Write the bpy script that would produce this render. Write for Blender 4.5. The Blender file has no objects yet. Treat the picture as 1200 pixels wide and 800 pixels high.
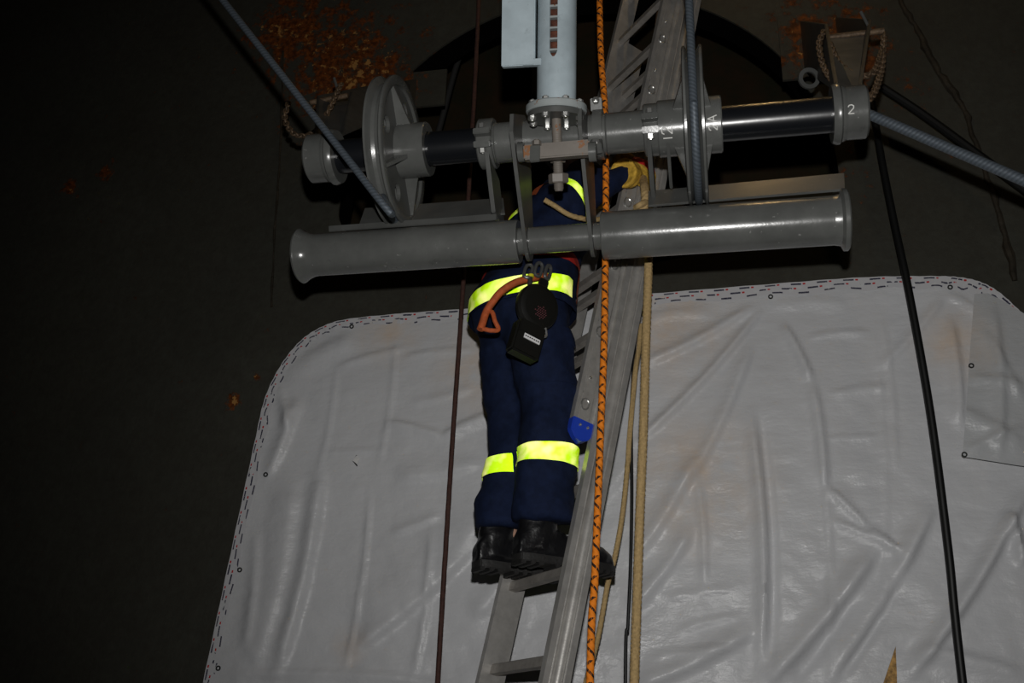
import bpy, bmesh, math, random
import numpy as np
from math import sin, cos, pi, radians, sqrt, atan2
from mathutils import Vector, Matrix
random.seed(7); np.random.seed(7)
sc = bpy.context.scene
COL = sc.collection
V = lambda *a: np.array(a, float)
ZU = V(0, 0, 1)

# ------------------------------------------------------------------ camera
CAM = V(0, 0, 1.6); FPX = 1220.0
PITCH, YAW, ROLL = radians(23.0), radians(12.0), radians(2.0)
FW = V(-sin(YAW)*cos(PITCH), cos(YAW)*cos(PITCH), sin(PITCH))
R0 = np.cross(FW, ZU); R0 /= np.linalg.norm(R0); U0 = np.cross(R0, FW)
RC = cos(ROLL)*R0 + sin(ROLL)*U0; UC = -sin(ROLL)*R0 + cos(ROLL)*U0
cd = bpy.data.cameras.new('camera'); cam = bpy.data.objects.new('camera', cd); COL.objects.link(cam)
cd.sensor_width = 36.0; cd.lens = 36.0*FPX/1200.0; cd.clip_start = 0.05; cd.clip_end = 100
M = Matrix.Identity(4)
for i in range(3):
    M[i][0] = RC[i]; M[i][1] = UC[i]; M[i][2] = -FW[i]; M[i][3] = CAM[i]
cam.matrix_world = M; sc.camera = cam

# ------------------------------------------------------------------ world, flash, lamp, exposure
w = bpy.data.worlds.new('world'); sc.world = w; w.use_nodes = True
w.node_tree.nodes['Background'].inputs[0].default_value = (0.75, 0.7, 0.6, 1)
w.node_tree.nodes['Background'].inputs[1].default_value = 0.0015
ld = bpy.data.lights.new('camera_flash', 'SPOT'); fl = bpy.data.objects.new('camera_flash', ld); COL.objects.link(fl)
ld.energy = 262; ld.spot_size = radians(92); ld.spot_blend = 1.0; ld.shadow_soft_size = 0.022; ld.color = (1.0, 0.985, 0.96)
FM = M.copy()
FP = CAM + UC*0.215 + RC*0.01
for i in range(3): FM[i][3] = FP[i]
AIM = Matrix.Rotation(radians(-8.5), 4, 'Y') @ Matrix.Rotation(radians(-1.5), 4, 'X')
fl.matrix_world = FM @ AIM
LAMP_AT = V(0.35, 3.15, 6.6)
sc.view_settings.view_transform = 'Standard'; sc.view_settings.look = 'None'
sc.view_settings.gamma = 1.0; sc.view_settings.exposure = 0.0; sc.view_settings.use_curve_mapping = False

# ------------------------------------------------------------------ helpers
def at(x, y, Y):
    d = FW*FPX + RC*(x-600) + UC*(400-y)
    return CAM + d*(Y/d[1])
def px(P):
    v = np.asarray(P, float) - CAM; z = v @ FW
    return 600+FPX*(v @ RC)/z, 400-FPX*(v @ UC)/z
def nrm(v): v = np.asarray(v, float); return v/np.linalg.norm(v)
def frame(axis, ref=None):
    a = nrm(axis)
    ref = V(0, 0, 1) if ref is None else ref
    if abs(a @ nrm(ref)) > 0.95: ref = V(0, 1, 0) if abs(a[1]) < 0.9 else V(1, 0, 0)
    u = nrm(np.cross(ref, a)); v = np.cross(a, u)
    return a, u, v
def catmull(P, n=8, closed=False):
    P = [np.asarray(p, float) for p in P]; out = []
    N = len(P)
    if N == 2:
        return [P[0]+(P[1]-P[0])*k/n for k in range(n+1)]
    for i in range(N if closed else N-1):
        p0 = P[(i-1) % N] if closed or i > 0 else 2*P[0]-P[1]
        p1 = P[i]; p2 = P[(i+1) % N]
        p3 = P[(i+2) % N] if closed or i+2 < N else 2*P[-1]-P[-2]
        for k in range(n):
            t = k/n
            out.append(0.5*((2*p1)+(-p0+p2)*t+(2*p0-5*p1+4*p2-p3)*t*t+(-p0+3*p1-3*p2+p3)*t**3))
    if not closed: out.append(P[-1])
    return out

class MB:
    def __init__(s): s.v = []; s.f = []; s.uv = {}
    def add(s, vs, fs):
        o = len(s.v); s.v += [np.asarray(p, float) for p in vs]; s.f += [tuple(i+o for i in f) for f in fs]; return s
    def box(s, c, ax, sz):          # ax: three unit vectors, sz: full sizes
        c = np.asarray(c, float); h = [np.asarray(a, float)*z/2 for a, z in zip(ax, sz)]
        vs = [c+h[0]*i+h[1]*j+h[2]*k for i in (-1, 1) for j in (-1, 1) for k in (-1, 1)]
        return s.add(vs, [(0, 1, 3, 2), (4, 6, 7, 5), (0, 4, 5, 1), (2, 3, 7, 6), (0, 2, 6, 4), (1, 5, 7, 3)])
    def hexa(s, a, b):              # two quads of 4 points
        return s.add(list(a)+list(b), [(3, 2, 1, 0), (4, 5, 6, 7), (0, 1, 5, 4), (1, 2, 6, 5), (2, 3, 7, 6), (3, 0, 4, 7)])
    def prism(s, poly, d):          # poly: 3D points, extruded by d
        n = len(poly); d = np.asarray(d, float)
        vs = [np.asarray(p, float) for p in poly]; vs = vs+[p+d for p in vs]
        fs = [tuple(range(n-1, -1, -1)), tuple(range(n, 2*n))]+[(i, (i+1) % n, n+(i+1) % n, n+i) for i in range(n)]
        return s.add(vs, fs)
    def lathe(s, prof, O, axis, n=40, closed=False):
        a, u, v = frame(axis); O = np.asarray(O, float); vs = []; fs = []
        q = []                                   # holding rings keep long straight runs from shading as barrels
        for i in range(len(prof)):
            q.append(prof[i]); nx = prof[(i+1) % len(prof)] if (closed or i+1 < len(prof)) else None
            if nx is not None:
                d = sqrt((nx[0]-prof[i][0])**2+(nx[1]-prof[i][1])**2)
                if d > 0.03:
                    for t in (0.0025/d, 1-0.0025/d): q.append((prof[i][0]+(nx[0]-prof[i][0])*t, prof[i][1]+(nx[1]-prof[i][1])*t))
        prof = q; m = len(prof)
        for (t, r) in prof:
            for k in range(n):
                th = 2*pi*k/n; vs.append(O+a*t+r*(cos(th)*u+sin(th)*v))
        for i in range(m if closed else m-1):
            j = (i+1) % m
            for k in range(n):
                l = (k+1) % n; fs.append((i*n+k, i*n+l, j*n+l, j*n+k))
        if not closed:
            fs.append(tuple(range(n-1, -1, -1))); fs.append(tuple((m-1)*n+k for k in range(n)))
        return s.add(vs, fs)
    def cyl(s, a, b, r, n=24, r2=None):
        a = np.asarray(a, float); b = np.asarray(b, float); L = np.linalg.norm(b-a)
        return s.lathe([(0, r), (L, r if r2 is None else r2)], a, b-a, n)
    def tube(s, P, r, n=10, closed=False, lobes=0, twist=0, amp=0.0, rx=None):
        P = [np.asarray(p, float) for p in P]; N = len(P); vs = []; fs = []; L = 0
        T = []
        for i in range(N):
            if closed: t = P[(i+1) % N]-P[i-1]
            else: t = P[min(i+1, N-1)]-P[max(i-1, 0)]
            T.append(nrm(t))
        _, u, v = frame(T[0]); o = len(s.v); uvs = []
        for i in range(N):
            if i: L += np.linalg.norm(P[i]-P[i-1])
            u = nrm(u - T[i]*(u @ T[i])); v = np.cross(T[i], u)
            R = r[i] if hasattr(r, '__len__') else r
            for k in range(n):
                th = 2*pi*k/n
                q = R*(1+amp*abs(cos(lobes*(th-twist*L)/2))-amp*.5) if lobes else R
                vs.append(P[i]+q*(cos(th)*u+sin(th)*v)); uvs.append((k/n, L))
        for i in range(N if closed else N-1):
            j = (i+1) % N
            for k in range(n):
                l = (k+1) % n; fs.append((i*n+k, i*n+l, j*n+l, j*n+k))
        if not closed:
            fs.append(tuple(range(n-1, -1, -1))); fs.append(tuple((N-1)*n+k for k in range(n)))
        s.add(vs, fs)
        for i, t in enumerate(uvs): s.uv[o+i] = t
        return s
    def loft(s, rings):             # rings of equal-length point lists, capped
        n = len(rings[0]); m = len(rings); vs = [p for r in rings for p in r]
        fs = [(i*n+k, i*n+(k+1) % n, (i+1)*n+(k+1) % n, (i+1)*n+k) for i in range(m-1) for k in range(n)]
        fs += [tuple(range(n-1, -1, -1)), tuple((m-1)*n+k for k in range(n))]
        return s.add(vs, fs)
    def ball(s, c, r, ax=None, n=14):
        r = (r, r, r) if not hasattr(r, '__len__') else r
        ax = np.eye(3) if ax is None else ax; c = np.asarray(c, float)
        rings = []
        for i in range(1, n):
            ph = pi*i/n
            rings.append([c+ax[0]*r[0]*sin(ph)*cos(2*pi*k/n)+ax[1]*r[1]*sin(ph)*sin(2*pi*k/n)+ax[2]*r[2]*cos(ph) for k in range(n)])
        return s.loft(rings)

WORLD = {}
def finish(me, name, mat, parent=None, origin=None, smooth=True, angle=35):
    """mesh with world-space vertices -> object whose origin is its base centre"""
    co = np.empty(len(me.vertices)*3); me.vertices.foreach_get('co', co); co = co.reshape(-1, 3)
    if origin is None:
        origin = (co.min(0)+co.max(0))/2
        if parent is None: origin[2] = co[:, 2].min()
    origin = np.asarray(origin, float)
    me.vertices.foreach_set('co', (co-origin).ravel()); me.update()
    if smooth:
        me.polygons.foreach_set('use_smooth', [True]*len(me.polygons))
        me.set_sharp_from_angle(angle=radians(angle))
    if mat is not None: me.materials.append(mat)
    ob = bpy.data.objects.new(name, me); COL.objects.link(ob)
    WORLD[ob.name] = origin
    if parent is not None:
        ob.parent = parent; ob.location = Vector(origin-WORLD[parent.name])
    else: ob.location = Vector(origin)
    return ob
def build(name, mb, mat, parent=None, origin=None, smooth=True, angle=35, bev=0):
    me = bpy.data.meshes.new(name); me.from_pydata([tuple(p) for p in mb.v], [], mb.f)
    bm = bmesh.new(); bm.from_mesh(me); bmesh.ops.recalc_face_normals(bm, faces=bm.faces)
    if bev: bmesh.ops.bevel(bm, geom=[e for e in bm.edges if e.is_manifold and e.calc_face_angle(0) > 0.5], offset=bev, segments=2, affect='EDGES', clamp_overlap=True)
    bm.to_mesh(me); bm.free()
    if mb.uv and not bev:
        uvl = me.uv_layers.new(name='UVMap')
        for p in me.polygons:
            us = [mb.uv.get(me.loops[li].vertex_index, (0, 0)) for li in p.loop_indices]
            wrap = max(q[0] for q in us)-min(q[0] for q in us) > 0.5
            for li, q in zip(p.loop_indices, us):
                uvl.data[li].uv = (q[0]+1 if wrap and q[0] < 0.5 else q[0], q[1])
    return finish(me, name, mat, parent, origin, smooth, angle)
def copy(ob, delta, parent=None, rot=None):
    c = ob.copy(); COL.objects.link(c); c.location = ob.location+Vector(np.asarray(delta, float))
    if parent is not None: c.parent = parent
    return c
def thing(name, loc):
    o = bpy.data.objects.new(name, None); COL.objects.link(o); o.location = Vector(loc); o.empty_display_size = 0.1
    WORLD[o.name] = np.asarray(loc, float); return o
def tag(o, label, cat, group=None):
    o['label'] = label; o['category'] = cat
    if group: o['group'] = group
    return o
def struct(o): o['kind'] = 'structure'; return o
def plate(mb, outline, holes, O, ex, ey, ez, th):
    """flat plate with holes: 2D loops in (ex, ey) about O, extruded th along ez (centred)"""
    cu = bpy.data.curves.new('tmp', 'CURVE'); cu.dimensions = '2D'; cu.fill_mode = 'BOTH'; cu.extrude = th/2
    for lp in [outline]+list(holes):
        sp = cu.splines.new('POLY'); sp.points.add(len(lp)-1); sp.use_cyclic_u = True
        for p, q in zip(sp.points, lp): p.co = (q[0], q[1], 0, 1)
    ob = bpy.data.objects.new('tmp', cu); COL.objects.link(ob)
    me = bpy.data.meshes.new_from_object(ob)
    O = np.asarray(O, float)
    vs = [O+ex*v.co[0]+ey*v.co[1]+ez*v.co[2] for v in me.vertices]; fs = [tuple(p.vertices) for p in me.polygons]
    bpy.data.objects.remove(ob); bpy.data.curves.remove(cu); bpy.data.meshes.remove(me)
    return mb.add(vs, fs)
def circ(r, n=24, c=(0, 0)): return [(c[0]+r*cos(2*pi*k/n), c[1]+r*sin(2*pi*k/n)) for k in range(n)]
def remesh(mb, voxel, smooth=6, fac=0.5):
    """union of the lofted pieces as one continuous surface; returns a mesh in world space"""
    me = bpy.data.meshes.new('tmp'); me.from_pydata([tuple(p) for p in mb.v], [], mb.f)
    bm = bmesh.new(); bm.from_mesh(me); bmesh.ops.recalc_face_normals(bm, faces=bm.faces); bm.to_mesh(me); bm.free()
    ob = bpy.data.objects.new('tmp', me); COL.objects.link(ob)
    m = ob.modifiers.new('r', 'REMESH'); m.mode = 'VOXEL'; m.voxel_size = voxel
    s = ob.modifiers.new('s', 'SMOOTH'); s.iterations = smooth; s.factor = fac
    dg = bpy.context.evaluated_depsgraph_get()
    out = bpy.data.meshes.new_from_object(ob.evaluated_get(dg))
    bpy.data.objects.remove(ob); bpy.data.meshes.remove(me)
    return out

# ------------------------------------------------------------------ materials
def mat(name, col, rough=0.5, metal=0.0, var=0.0, vscale=12, bump=0.0, bscale=60, spec=0.5, col2=None, detail=6):
    m = bpy.data.materials.new(name); m.use_nodes = True; nt = m.node_tree; b = nt.nodes['Principled BSDF']
    b.inputs['Base Color'].default_value = (*col, 1); b.inputs['Roughness'].default_value = rough
    b.inputs['Metallic'].default_value = metal; b.inputs['Specular IOR Level'].default_value = spec
    geo = nt.nodes.new('ShaderNodeNewGeometry')
    if var or col2:
        n = nt.nodes.new('ShaderNodeTexNoise'); n.inputs['Scale'].default_value = vscale; n.inputs['Detail'].default_value = detail
        n.inputs['Roughness'].default_value = 0.65
        nt.links.new(geo.outputs['Position'], n.inputs['Vector'])
        r = nt.nodes.new('ShaderNodeValToRGB'); r.color_ramp.elements[0].position = 0.35; r.color_ramp.elements[1].position = 0.68
        c2 = col2 if col2 else tuple(min(1, x*(1+var)) for x in col)
        c1 = tuple(x*(1-var) for x in col) if not col2 else col
        r.color_ramp.elements[0].color = (*c1, 1); r.color_ramp.elements[1].color = (*c2, 1)
        nt.links.new(n.outputs['Fac'], r.inputs['Fac']); nt.links.new(r.outputs['Color'], b.inputs['Base Color'])
    if bump:
        n2 = nt.nodes.new('ShaderNodeTexNoise'); n2.inputs['Scale'].default_value = bscale; n2.inputs['Detail'].default_value = 5
        nt.links.new(geo.outputs['Position'], n2.inputs['Vector'])
        bp = nt.nodes.new('ShaderNodeBump'); bp.inputs['Strength'].default_value = bump; bp.inputs['Distance'].default_value = 0.01
        nt.links.new(n2.outputs['Fac'], bp.inputs['Height']); nt.links.new(bp.outputs['Normal'], b.inputs['Normal'])
    return m
class NG:
    """tiny node-graph helper"""
    def __init__(s, m): s.nt = m.node_tree; s.b = s.nt.nodes['Principled BSDF']
    def n(s, t, **kw):
        k = s.nt.nodes.new(t)
        for a, v in kw.items(): setattr(k, a, v)
        return k
    def L(s, a, b): s.nt.links.new(a, b)
    def math(s, op, a, b=None, c=None):
        k = s.n('ShaderNodeMath', operation=op)
        for i, q in enumerate((a, b, c)):
            if q is None: continue
            if isinstance(q, (int, float)): k.inputs[i].default_value = q
            else: s.L(q, k.inputs[i])
        return k.outputs[0]
    def mix(s, f, a, b):
        k = s.n('ShaderNodeMix', data_type='RGBA')
        for i, q in ((0, f), (6, a), (7, b)):
            if isinstance(q, (int, float)): k.inputs[i].default_value = q
            elif isinstance(q, tuple): k.inputs[i].default_value = (*q, 1)
            else: s.L(q, k.inputs[i])
        return k.outputs[2]
    def noise(s, vec, scale, detail=6, rough=0.6):
        k = s.n('ShaderNodeTexNoise'); k.inputs['Scale'].default_value = scale; k.inputs['Detail'].default_value = detail
        k.inputs['Roughness'].default_value = rough
        if vec is not None: s.L(vec, k.inputs['Vector'])
        return k.outputs['Fac']
    def ramp(s, f, a, b):
        k = s.n('ShaderNodeMapRange'); k.inputs[1].default_value = a; k.inputs[2].default_value = b
        s.L(f, k.inputs[0]); return k.outputs[0]
    def bump(s, h, st, dist=0.01):
        k = s.n('ShaderNodeBump'); k.inputs['Strength'].default_value = st; k.inputs['Distance'].default_value = dist
        s.L(h, k.inputs['Height']); s.L(k.outputs[0], s.b.inputs['Normal'])

def paint_mat(name, col, rough=0.42, rust=0.0, scratch=(0.3, 0.3, 0.29)):
    m = mat(name, col, rough); g = NG(m); pos = g.n('ShaderNodeNewGeometry').outputs['Position']
    n1 = g.ramp(g.noise(pos, 7, 6), 0.35, 0.7)
    c = g.mix(n1, tuple(x*0.82 for x in col), tuple(x*1.15 for x in col))
    n2 = g.ramp(g.noise(pos, 55, 3, 0.5), 0.71, 0.74)
    c = g.mix(g.math('MULTIPLY', n2, 0.5), c, scratch)
    n4 = g.ramp(g.noise(pos, 16, 5, 0.7), 0.62, 0.72)
    c = g.mix(g.math('MULTIPLY', n4, 0.35), c, tuple(x*0.35 for x in col))
    if rust:
        n3 = g.ramp(g.noise(pos, 24, 5, 0.7), 0.66-rust*0.2, 0.70-rust*0.2)
        c = g.mix(n3, c, (0.22, 0.09, 0.03))
    g.L(c, g.b.inputs['Base Color'])
    g.L(g.math('ADD', g.math('MULTIPLY', n1, 0.10), rough-0.05), g.b.inputs['Roughness'])
    g.bump(g.noise(pos, 90, 3), 0.06, 0.004)
    return m
GREY = paint_mat('grey_machine_paint', (0.105, 0.108, 0.103), 0.24)
GREYD = paint_mat('worn_grey_paint', (0.085, 0.087, 0.083), 0.38)
LIGHT = paint_mat('pale_blue_grey_paint', (0.43, 0.51, 0.55), 0.45)
FLANGE = paint_mat('rusty_pale_paint', (0.34, 0.37, 0.37), 0.5, rust=0.35)
RUSTY = paint_mat('rust_stained_steel', (0.17, 0.15, 0.13), 0.45, rust=0.25)
BLACK = mat('black_shaft_coating', (0.008, 0.009, 0.011), 0.26, 0.0, spec=0.6, bump=0.03, bscale=20)
STEEL = mat('zinc_bolt', (0.62, 0.62, 0.60), 0.32, 0.85)
WIRE = mat('steel_wire', (0.085, 0.10, 0.12), 0.5, 0.5, var=0.3, vscale=60)
RUST = mat('rusty_chain', (0.13, 0.085, 0.05), 0.6, 0.3, var=0.5, vscale=50, bump=0.4)
SLOT = mat('slot_dark_rust', (0.10, 0.03, 0.015), 0.8, var=0.5, vscale=60)
MARK = mat('white_paint_marker', (0.75, 0.75, 0.72), 0.6)
ALU = mat('aluminium', (0.52, 0.505, 0.48), 0.36, 0.6, var=0.15, vscale=18, bump=0.04, bscale=150)
ALUR = mat('aluminium_rung', (0.30, 0.28, 0.255), 0.5, 0.35, var=0.2, vscale=25)
BLUE = mat('blue_plastic', (0.015, 0.05, 0.42), 0.4)
NAVY = mat('navy_cloth', (0.0065, 0.012, 0.036), 0.85, 0, var=0.25, vscale=30, spec=0.15, bump=0.25, bscale=500)
SKIN = mat('skin', (0.48, 0.28, 0.2), 0.55)
HAIR = mat('dark_hair', (0.03, 0.02, 0.012), 0.6, bump=0.5, bscale=150)
BOOT = mat('boot_leather', (0.006, 0.006, 0.007), 0.34, var=0.2, vscale=30, bump=0.12, bscale=110)
SOLE = mat('boot_rubber', (0.012, 0.0115, 0.011), 0.6, bump=0.2, bscale=80)
BLK = mat('black_plastic', (0.006, 0.0062, 0.005), 0.42, bump=0.05, bscale=200)
ORNG = mat('orange_webbing', (0.42, 0.085, 0.02), 0.7, var=0.25, vscale=60, bump=0.2, bscale=400)
RED = mat('red_webbing', (0.42, 0.018, 0.012), 0.7, var=0.2, vscale=60)
REDG = mat('red_glove_fabric', (0.5, 0.012, 0.01), 0.7)
YELG = mat('yellow_glove_leather', (0.60, 0.36, 0.04), 0.75, var=0.3, vscale=40, bump=0.5, bscale=90)
WOOD = mat('brown_timber', (0.28, 0.13, 0.045), 0.6, var=0.4, vscale=14)
OSB = mat('strand_board', (0.42, 0.24, 0.07), 0.7, var=0.6, vscale=45, bump=0.4)
HOOK = mat('dull_grey_steel', (0.09, 0.092, 0.09), 0.4, 0.4)
LABELM = mat('white_label', (0.75, 0.75, 0.75), 0.5)
WORN = mat('worn_brown_rope', (0.05, 0.018, 0.012), 0.8, var=0.3, vscale=80)
BRKT = mat('dark_bracket_steel', (0.05, 0.05, 0.047), 0.5, var=0.3, vscale=20)
CABLEM = mat('black_cable_rubber', (0.004, 0.0042, 0.004), 0.5, spec=0.4)
HOSE = mat('grey_hose', (0.022, 0.021, 0.02), 0.7)
FLOORM = mat('dark_concrete_floor', (0.03, 0.03, 0.028), 0.8, var=0.4, vscale=4, bump=0.3, bscale=40)
LAMPM = mat('lamp_housing', (0.02, 0.02, 0.02), 0.5)
TAN = mat('tan_rope', (0.40, 0.28, 0.13), 0.85, var=0.2, vscale=120, spec=0.2)
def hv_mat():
    m = mat('yellow_with_painted_glare', (0.80, 1.0, 0.03), 0.47, 0.55, spec=0.8); g = NG(m)
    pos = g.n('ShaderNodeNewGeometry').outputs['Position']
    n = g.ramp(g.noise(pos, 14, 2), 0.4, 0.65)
    d = g.n('ShaderNodeBsdfDiffuse'); g.L(g.mix(n, (1.5, 2.5, 0.03), (2.9, 3.0, 0.9)), d.inputs['Color'])  # colours brighter than white stand in for light the bands throw back
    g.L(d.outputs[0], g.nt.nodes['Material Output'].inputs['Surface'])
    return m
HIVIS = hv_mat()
def rope_mat(name, base, fleck, k, turns, wid, thr=0.55):
    m = mat(name, base, 0.75, spec=0.25); g = NG(m)
    uv = g.n('ShaderNodeUVMap').outputs[0]; s = g.n('ShaderNodeSeparateXYZ'); g.L(uv, s.inputs[0])
    u, v = s.outputs[0], s.outputs[1]
    a = g.math('FRACT', g.math('ADD', g.math('MULTIPLY', v, k), g.math('MULTIPLY', u, float(turns))))
    b = g.math('FRACT', g.math('SUBTRACT', g.math('MULTIPLY', v, k), g.math('MULTIPLY', u, float(turns))))
    f = g.math('MAXIMUM', g.math('LESS_THAN', a, wid), g.math('MULTIPLY', g.math('LESS_THAN', b, wid), g.math('GREATER_THAN', g.math('FRACT', g.math('MULTIPLY', v, k*2.0)), thr)))
    n = g.noise(uv, 30, 2)
    f = g.math('MULTIPLY', f, g.math('GREATER_THAN', n, 0.42))
    g.L(g.mix(f, base, fleck), g.b.inputs['Base Color'])
    ridge = g.math('SINE', g.math('MULTIPLY', g.math('ADD', g.math('MULTIPLY', v, k*3), g.math('MULTIPLY', u, float(turns)*2)), 2*pi))
    g.bump(ridge, 0.5, 0.002)
    return m
ORROPE = rope_mat('orange_black_fleck_rope', (0.72, 0.20, 0.012), (0.02, 0.012, 0.008), 17.0, 1, 0.17)
def wirerope_mat():
    m = mat('laid_wire_rope', (0.09, 0.105, 0.125), 0.55, 0.3); g = NG(m)
    uv = g.n('ShaderNodeUVMap').outputs[0]; s = g.n('ShaderNodeSeparateXYZ'); g.L(uv, s.inputs[0])
    r = g.math('SINE', g.math('MULTIPLY', g.math('ADD', g.math('MULTIPLY', s.outputs[1], 75.0), g.math('MULTIPLY', s.outputs[0], 3.0)), 2*pi))
    g.L(g.mix(g.ramp(r, -1, 1), (0.07, 0.085, 0.10), (0.105, 0.125, 0.15)), g.b.inputs['Base Color'])
    g.bump(r, 0.14, 0.002); return m
WIREROPE = wirerope_mat()

def wall_mat():
    m = mat('dark_painted_steel_wall', (0.012, 0.0115, 0.009), 0.6, spec=0.2); g = NG(m)
    pos = g.n('ShaderNodeNewGeometry').outputs['Position']
    big = g.ramp(g.noise(pos, 1.3, 8, 0.6), 0.3, 0.7)
    c = g.mix(big, (0.038, 0.037, 0.029), (0.051, 0.051, 0.041))
    fine = g.ramp(g.noise(pos, 26, 6, 0.7), 0.35, 0.7)
    c = g.mix(g.math('MULTIPLY', fine, 0.45), c, (0.024, 0.020, 0.016))
    # rust: noise, thresholded lower where paint has failed (upper middle-left, beside the right bracket)
    rn = g.noise(pos, 13, 8, 0.75)
    def spot(p, r, a):
        d = g.n('ShaderNodeVectorMath', operation='DISTANCE'); g.L(pos, d.inputs[0]); d.inputs[1].default_value = tuple(p)
        return g.math('MULTIPLY', g.math('MAXIMUM', g.math('SUBTRACT', 1.0, g.math('DIVIDE', d.outputs['Value'], r)), 0.0), a)
    tot = None
    for q, r, a in (((395, 50), .65, .23), ((325, 30), .35, .19), ((425, 120), .5, .23), ((945, 40), .40, .22), ((955, 190), .35, .20), ((1015, 70), .4, .20), ((125, 200), .10, .30), ((82, 222), .10, .30), ((275, 470), .08, .34), ((300, 440), .05, .26), ((600, 10), .5, .1)):
        k = spot(at(q[0], q[1], 4.1), r, a); tot = k if tot is None else g.math('ADD', tot, k)
    f = g.ramp(g.math('ADD', rn, tot), 0.66, 0.74)
    ro = g.mix(g.ramp(g.noise(pos, 40, 4), 0.4, 0.7), (0.055, 0.016, 0.004), (0.20, 0.055, 0.010))
    c = g.mix(f, c, ro)
    f2 = g.ramp(g.math('ADD', g.noise(pos, 23, 5, 0.7), tot), 0.83, 0.88)
    c = g.mix(f2, c, (0.34, 0.17, 0.05))
    g.L(c, g.b.inputs['Base Color'])
    g.bump(g.math('ADD', g.noise(pos, 30, 6, 0.7), g.math('MULTIPLY', f, 0.8)), 0.35, 0.01)
    return m
WALLM = wall_mat()
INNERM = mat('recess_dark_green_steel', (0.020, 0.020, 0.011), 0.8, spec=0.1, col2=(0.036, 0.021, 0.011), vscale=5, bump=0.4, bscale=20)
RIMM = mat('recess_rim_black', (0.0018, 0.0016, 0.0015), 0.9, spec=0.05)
WELD = mat('weld_seam', (0.028, 0.023, 0.016), 0.7, spec=0.2, var=0.4, vscale=12, bump=0.8, bscale=30)

def tarp_mat(tone=(0.54, 0.545, 0.56)):
    m = mat('white_tarpaulin', (0.6, 0.6, 0.6), 0.33, spec=0.35); g = NG(m)
    pos = g.n('ShaderNodeNewGeometry').outputs['Position']
    n = g.ramp(g.noise(pos, 1.6, 5), 0.35, 0.7)
    c = g.mix(n, tone, tuple(x*1.09 for x in tone))
    # warm glow painted into the two widest spots, brownish stains at the others
    def spot(p, r):
        d = g.n('ShaderNodeVectorMath', operation='DISTANCE'); g.L(pos, d.inputs[0]); d.inputs[1].default_value = tuple(p)
        return g.math('MAXIMUM', g.math('SUBTRACT', 1.0, g.math('DIVIDE', d.outputs['Value'], r)), 0.0)
    tot = None
    for q, r in (((455, 388), .20), ((785, 385), .34), ((820, 560), .36), ((408, 755), .10), ((1120, 400), .2), ((560, 430), .25)):
        k = spot(at(q[0], q[1], 4.03), r); tot = k if tot is None else g.math('ADD', tot, k)
    st = g.math('MULTIPLY', tot, g.ramp(g.noise(pos, 9, 5, 0.65), 0.3, 0.75))
    c = g.mix(g.math('MULTIPLY', st, 0.85), c, (0.62, 0.47, 0.34))
    g.L(c, g.b.inputs['Base Color'])
    sep = g.n('ShaderNodeMapping'); sep.inputs['Rotation'].default_value = (0, radians(-24), 0); sep.inputs['Scale'].default_value = (1.5, 1, 4.5); g.L(pos, sep.inputs['Vector'])
    wr = g.noise(sep.outputs[0], 4.2, 5, 0.55)
    cr = g.noise(pos, 38, 3, 0.5)
    cr2 = g.noise(pos, 16, 5, 0.7)
    h = g.math('ADD', g.math('ADD', g.math('MULTIPLY', wr, 2.0), g.math('MULTIPLY', cr, 0.4)), g.math('MULTIPLY', cr2, 0.9))
    g.bump(h, 0.27, 0.012)
    g.L(g.ramp(g.noise(pos, 6, 4), -0.2, 1.6), g.b.inputs['Roughness'])
    return m
TARP = tarp_mat()
TARP2 = tarp_mat((0.44, 0.45, 0.46)); TARP2.name = 'grey_white_tarpaulin'
def tape_mat():
    m = mat('printed_white_tape', (0.6, 0.6, 0.62), 0.3); g = NG(m)
    uv = g.n('ShaderNodeUVMap').outputs[0]; s = g.n('ShaderNodeSeparateXYZ'); g.L(uv, s.inputs[0])
    u, v = s.outputs[0], s.outputs[1]          # u along (m), v across 0..1
    row = g.math('FLOOR', g.math('MULTIPLY', v, 3.0))
    x = g.math('FRACT', g.math('ADD', g.math('MULTIPLY', u, 9.5), g.math('MULTIPLY', row, 0.37)))
    y = g.math('FRACT', g.math('ADD', g.math('MULTIPLY', v, 3.0), g.math('MULTIPLY', x, 0.0)))
    inrow = g.math('MULTIPLY', g.math('GREATER_THAN', y, 0.30), g.math('LESS_THAN', y, 0.68))
    n = g.noise(uv, 110, 3, 0.8)
    dash = g.math('MULTIPLY', g.math('MULTIPLY', g.math('GREATER_THAN', x, 0.10), g.math('LESS_THAN', x, 0.50)), inrow)
    dash = g.math('MULTIPLY', dash, g.math('GREATER_THAN', n, 0.40))
    red = g.math('MULTIPLY', g.math('MULTIPLY', g.math('GREATER_THAN', x, 0.56), g.math('LESS_THAN', x, 0.66)), inrow)
    red = g.math('MULTIPLY', red, g.math('LESS_THAN', row, 1.5))
    c = g.mix(dash, (0.56, 0.56, 0.58), (0.03, 0.03, 0.06)); c = g.mix(red, c, (0.5, 0.03, 0.03))
    g.L(c, g.b.inputs['Base Color'])
    return m
TAPE = tape_mat()

# ------------------------------------------------------------------ setting: floor, wall with opening, recess
WY = 4.1
struct(build('floor', MB().box(V(-1, 2, -0.05), np.eye(3), (12, 9.4, 0.1)), FLOORM, smooth=False))
HC = V(-0.59, WY, 4.106); HR = 1.156
hole = []
for k in range(96):
    a = 2*pi*k/96; hz = HR if sin(a) >= 0 else 0.40
    hole.append((HC[0]+HR*cos(a), HC[2]+hz*sin(a)))
EX, EY, EZ = np.eye(3)
wall = struct(build('wall_back', plate(MB(), [(-7, 0), (5, 0), (5, 8), (-7, 8)], [hole], V(0, WY+0.006, 0), EX, EZ, EY, 0.012), WALLM, smooth=False))
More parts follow.
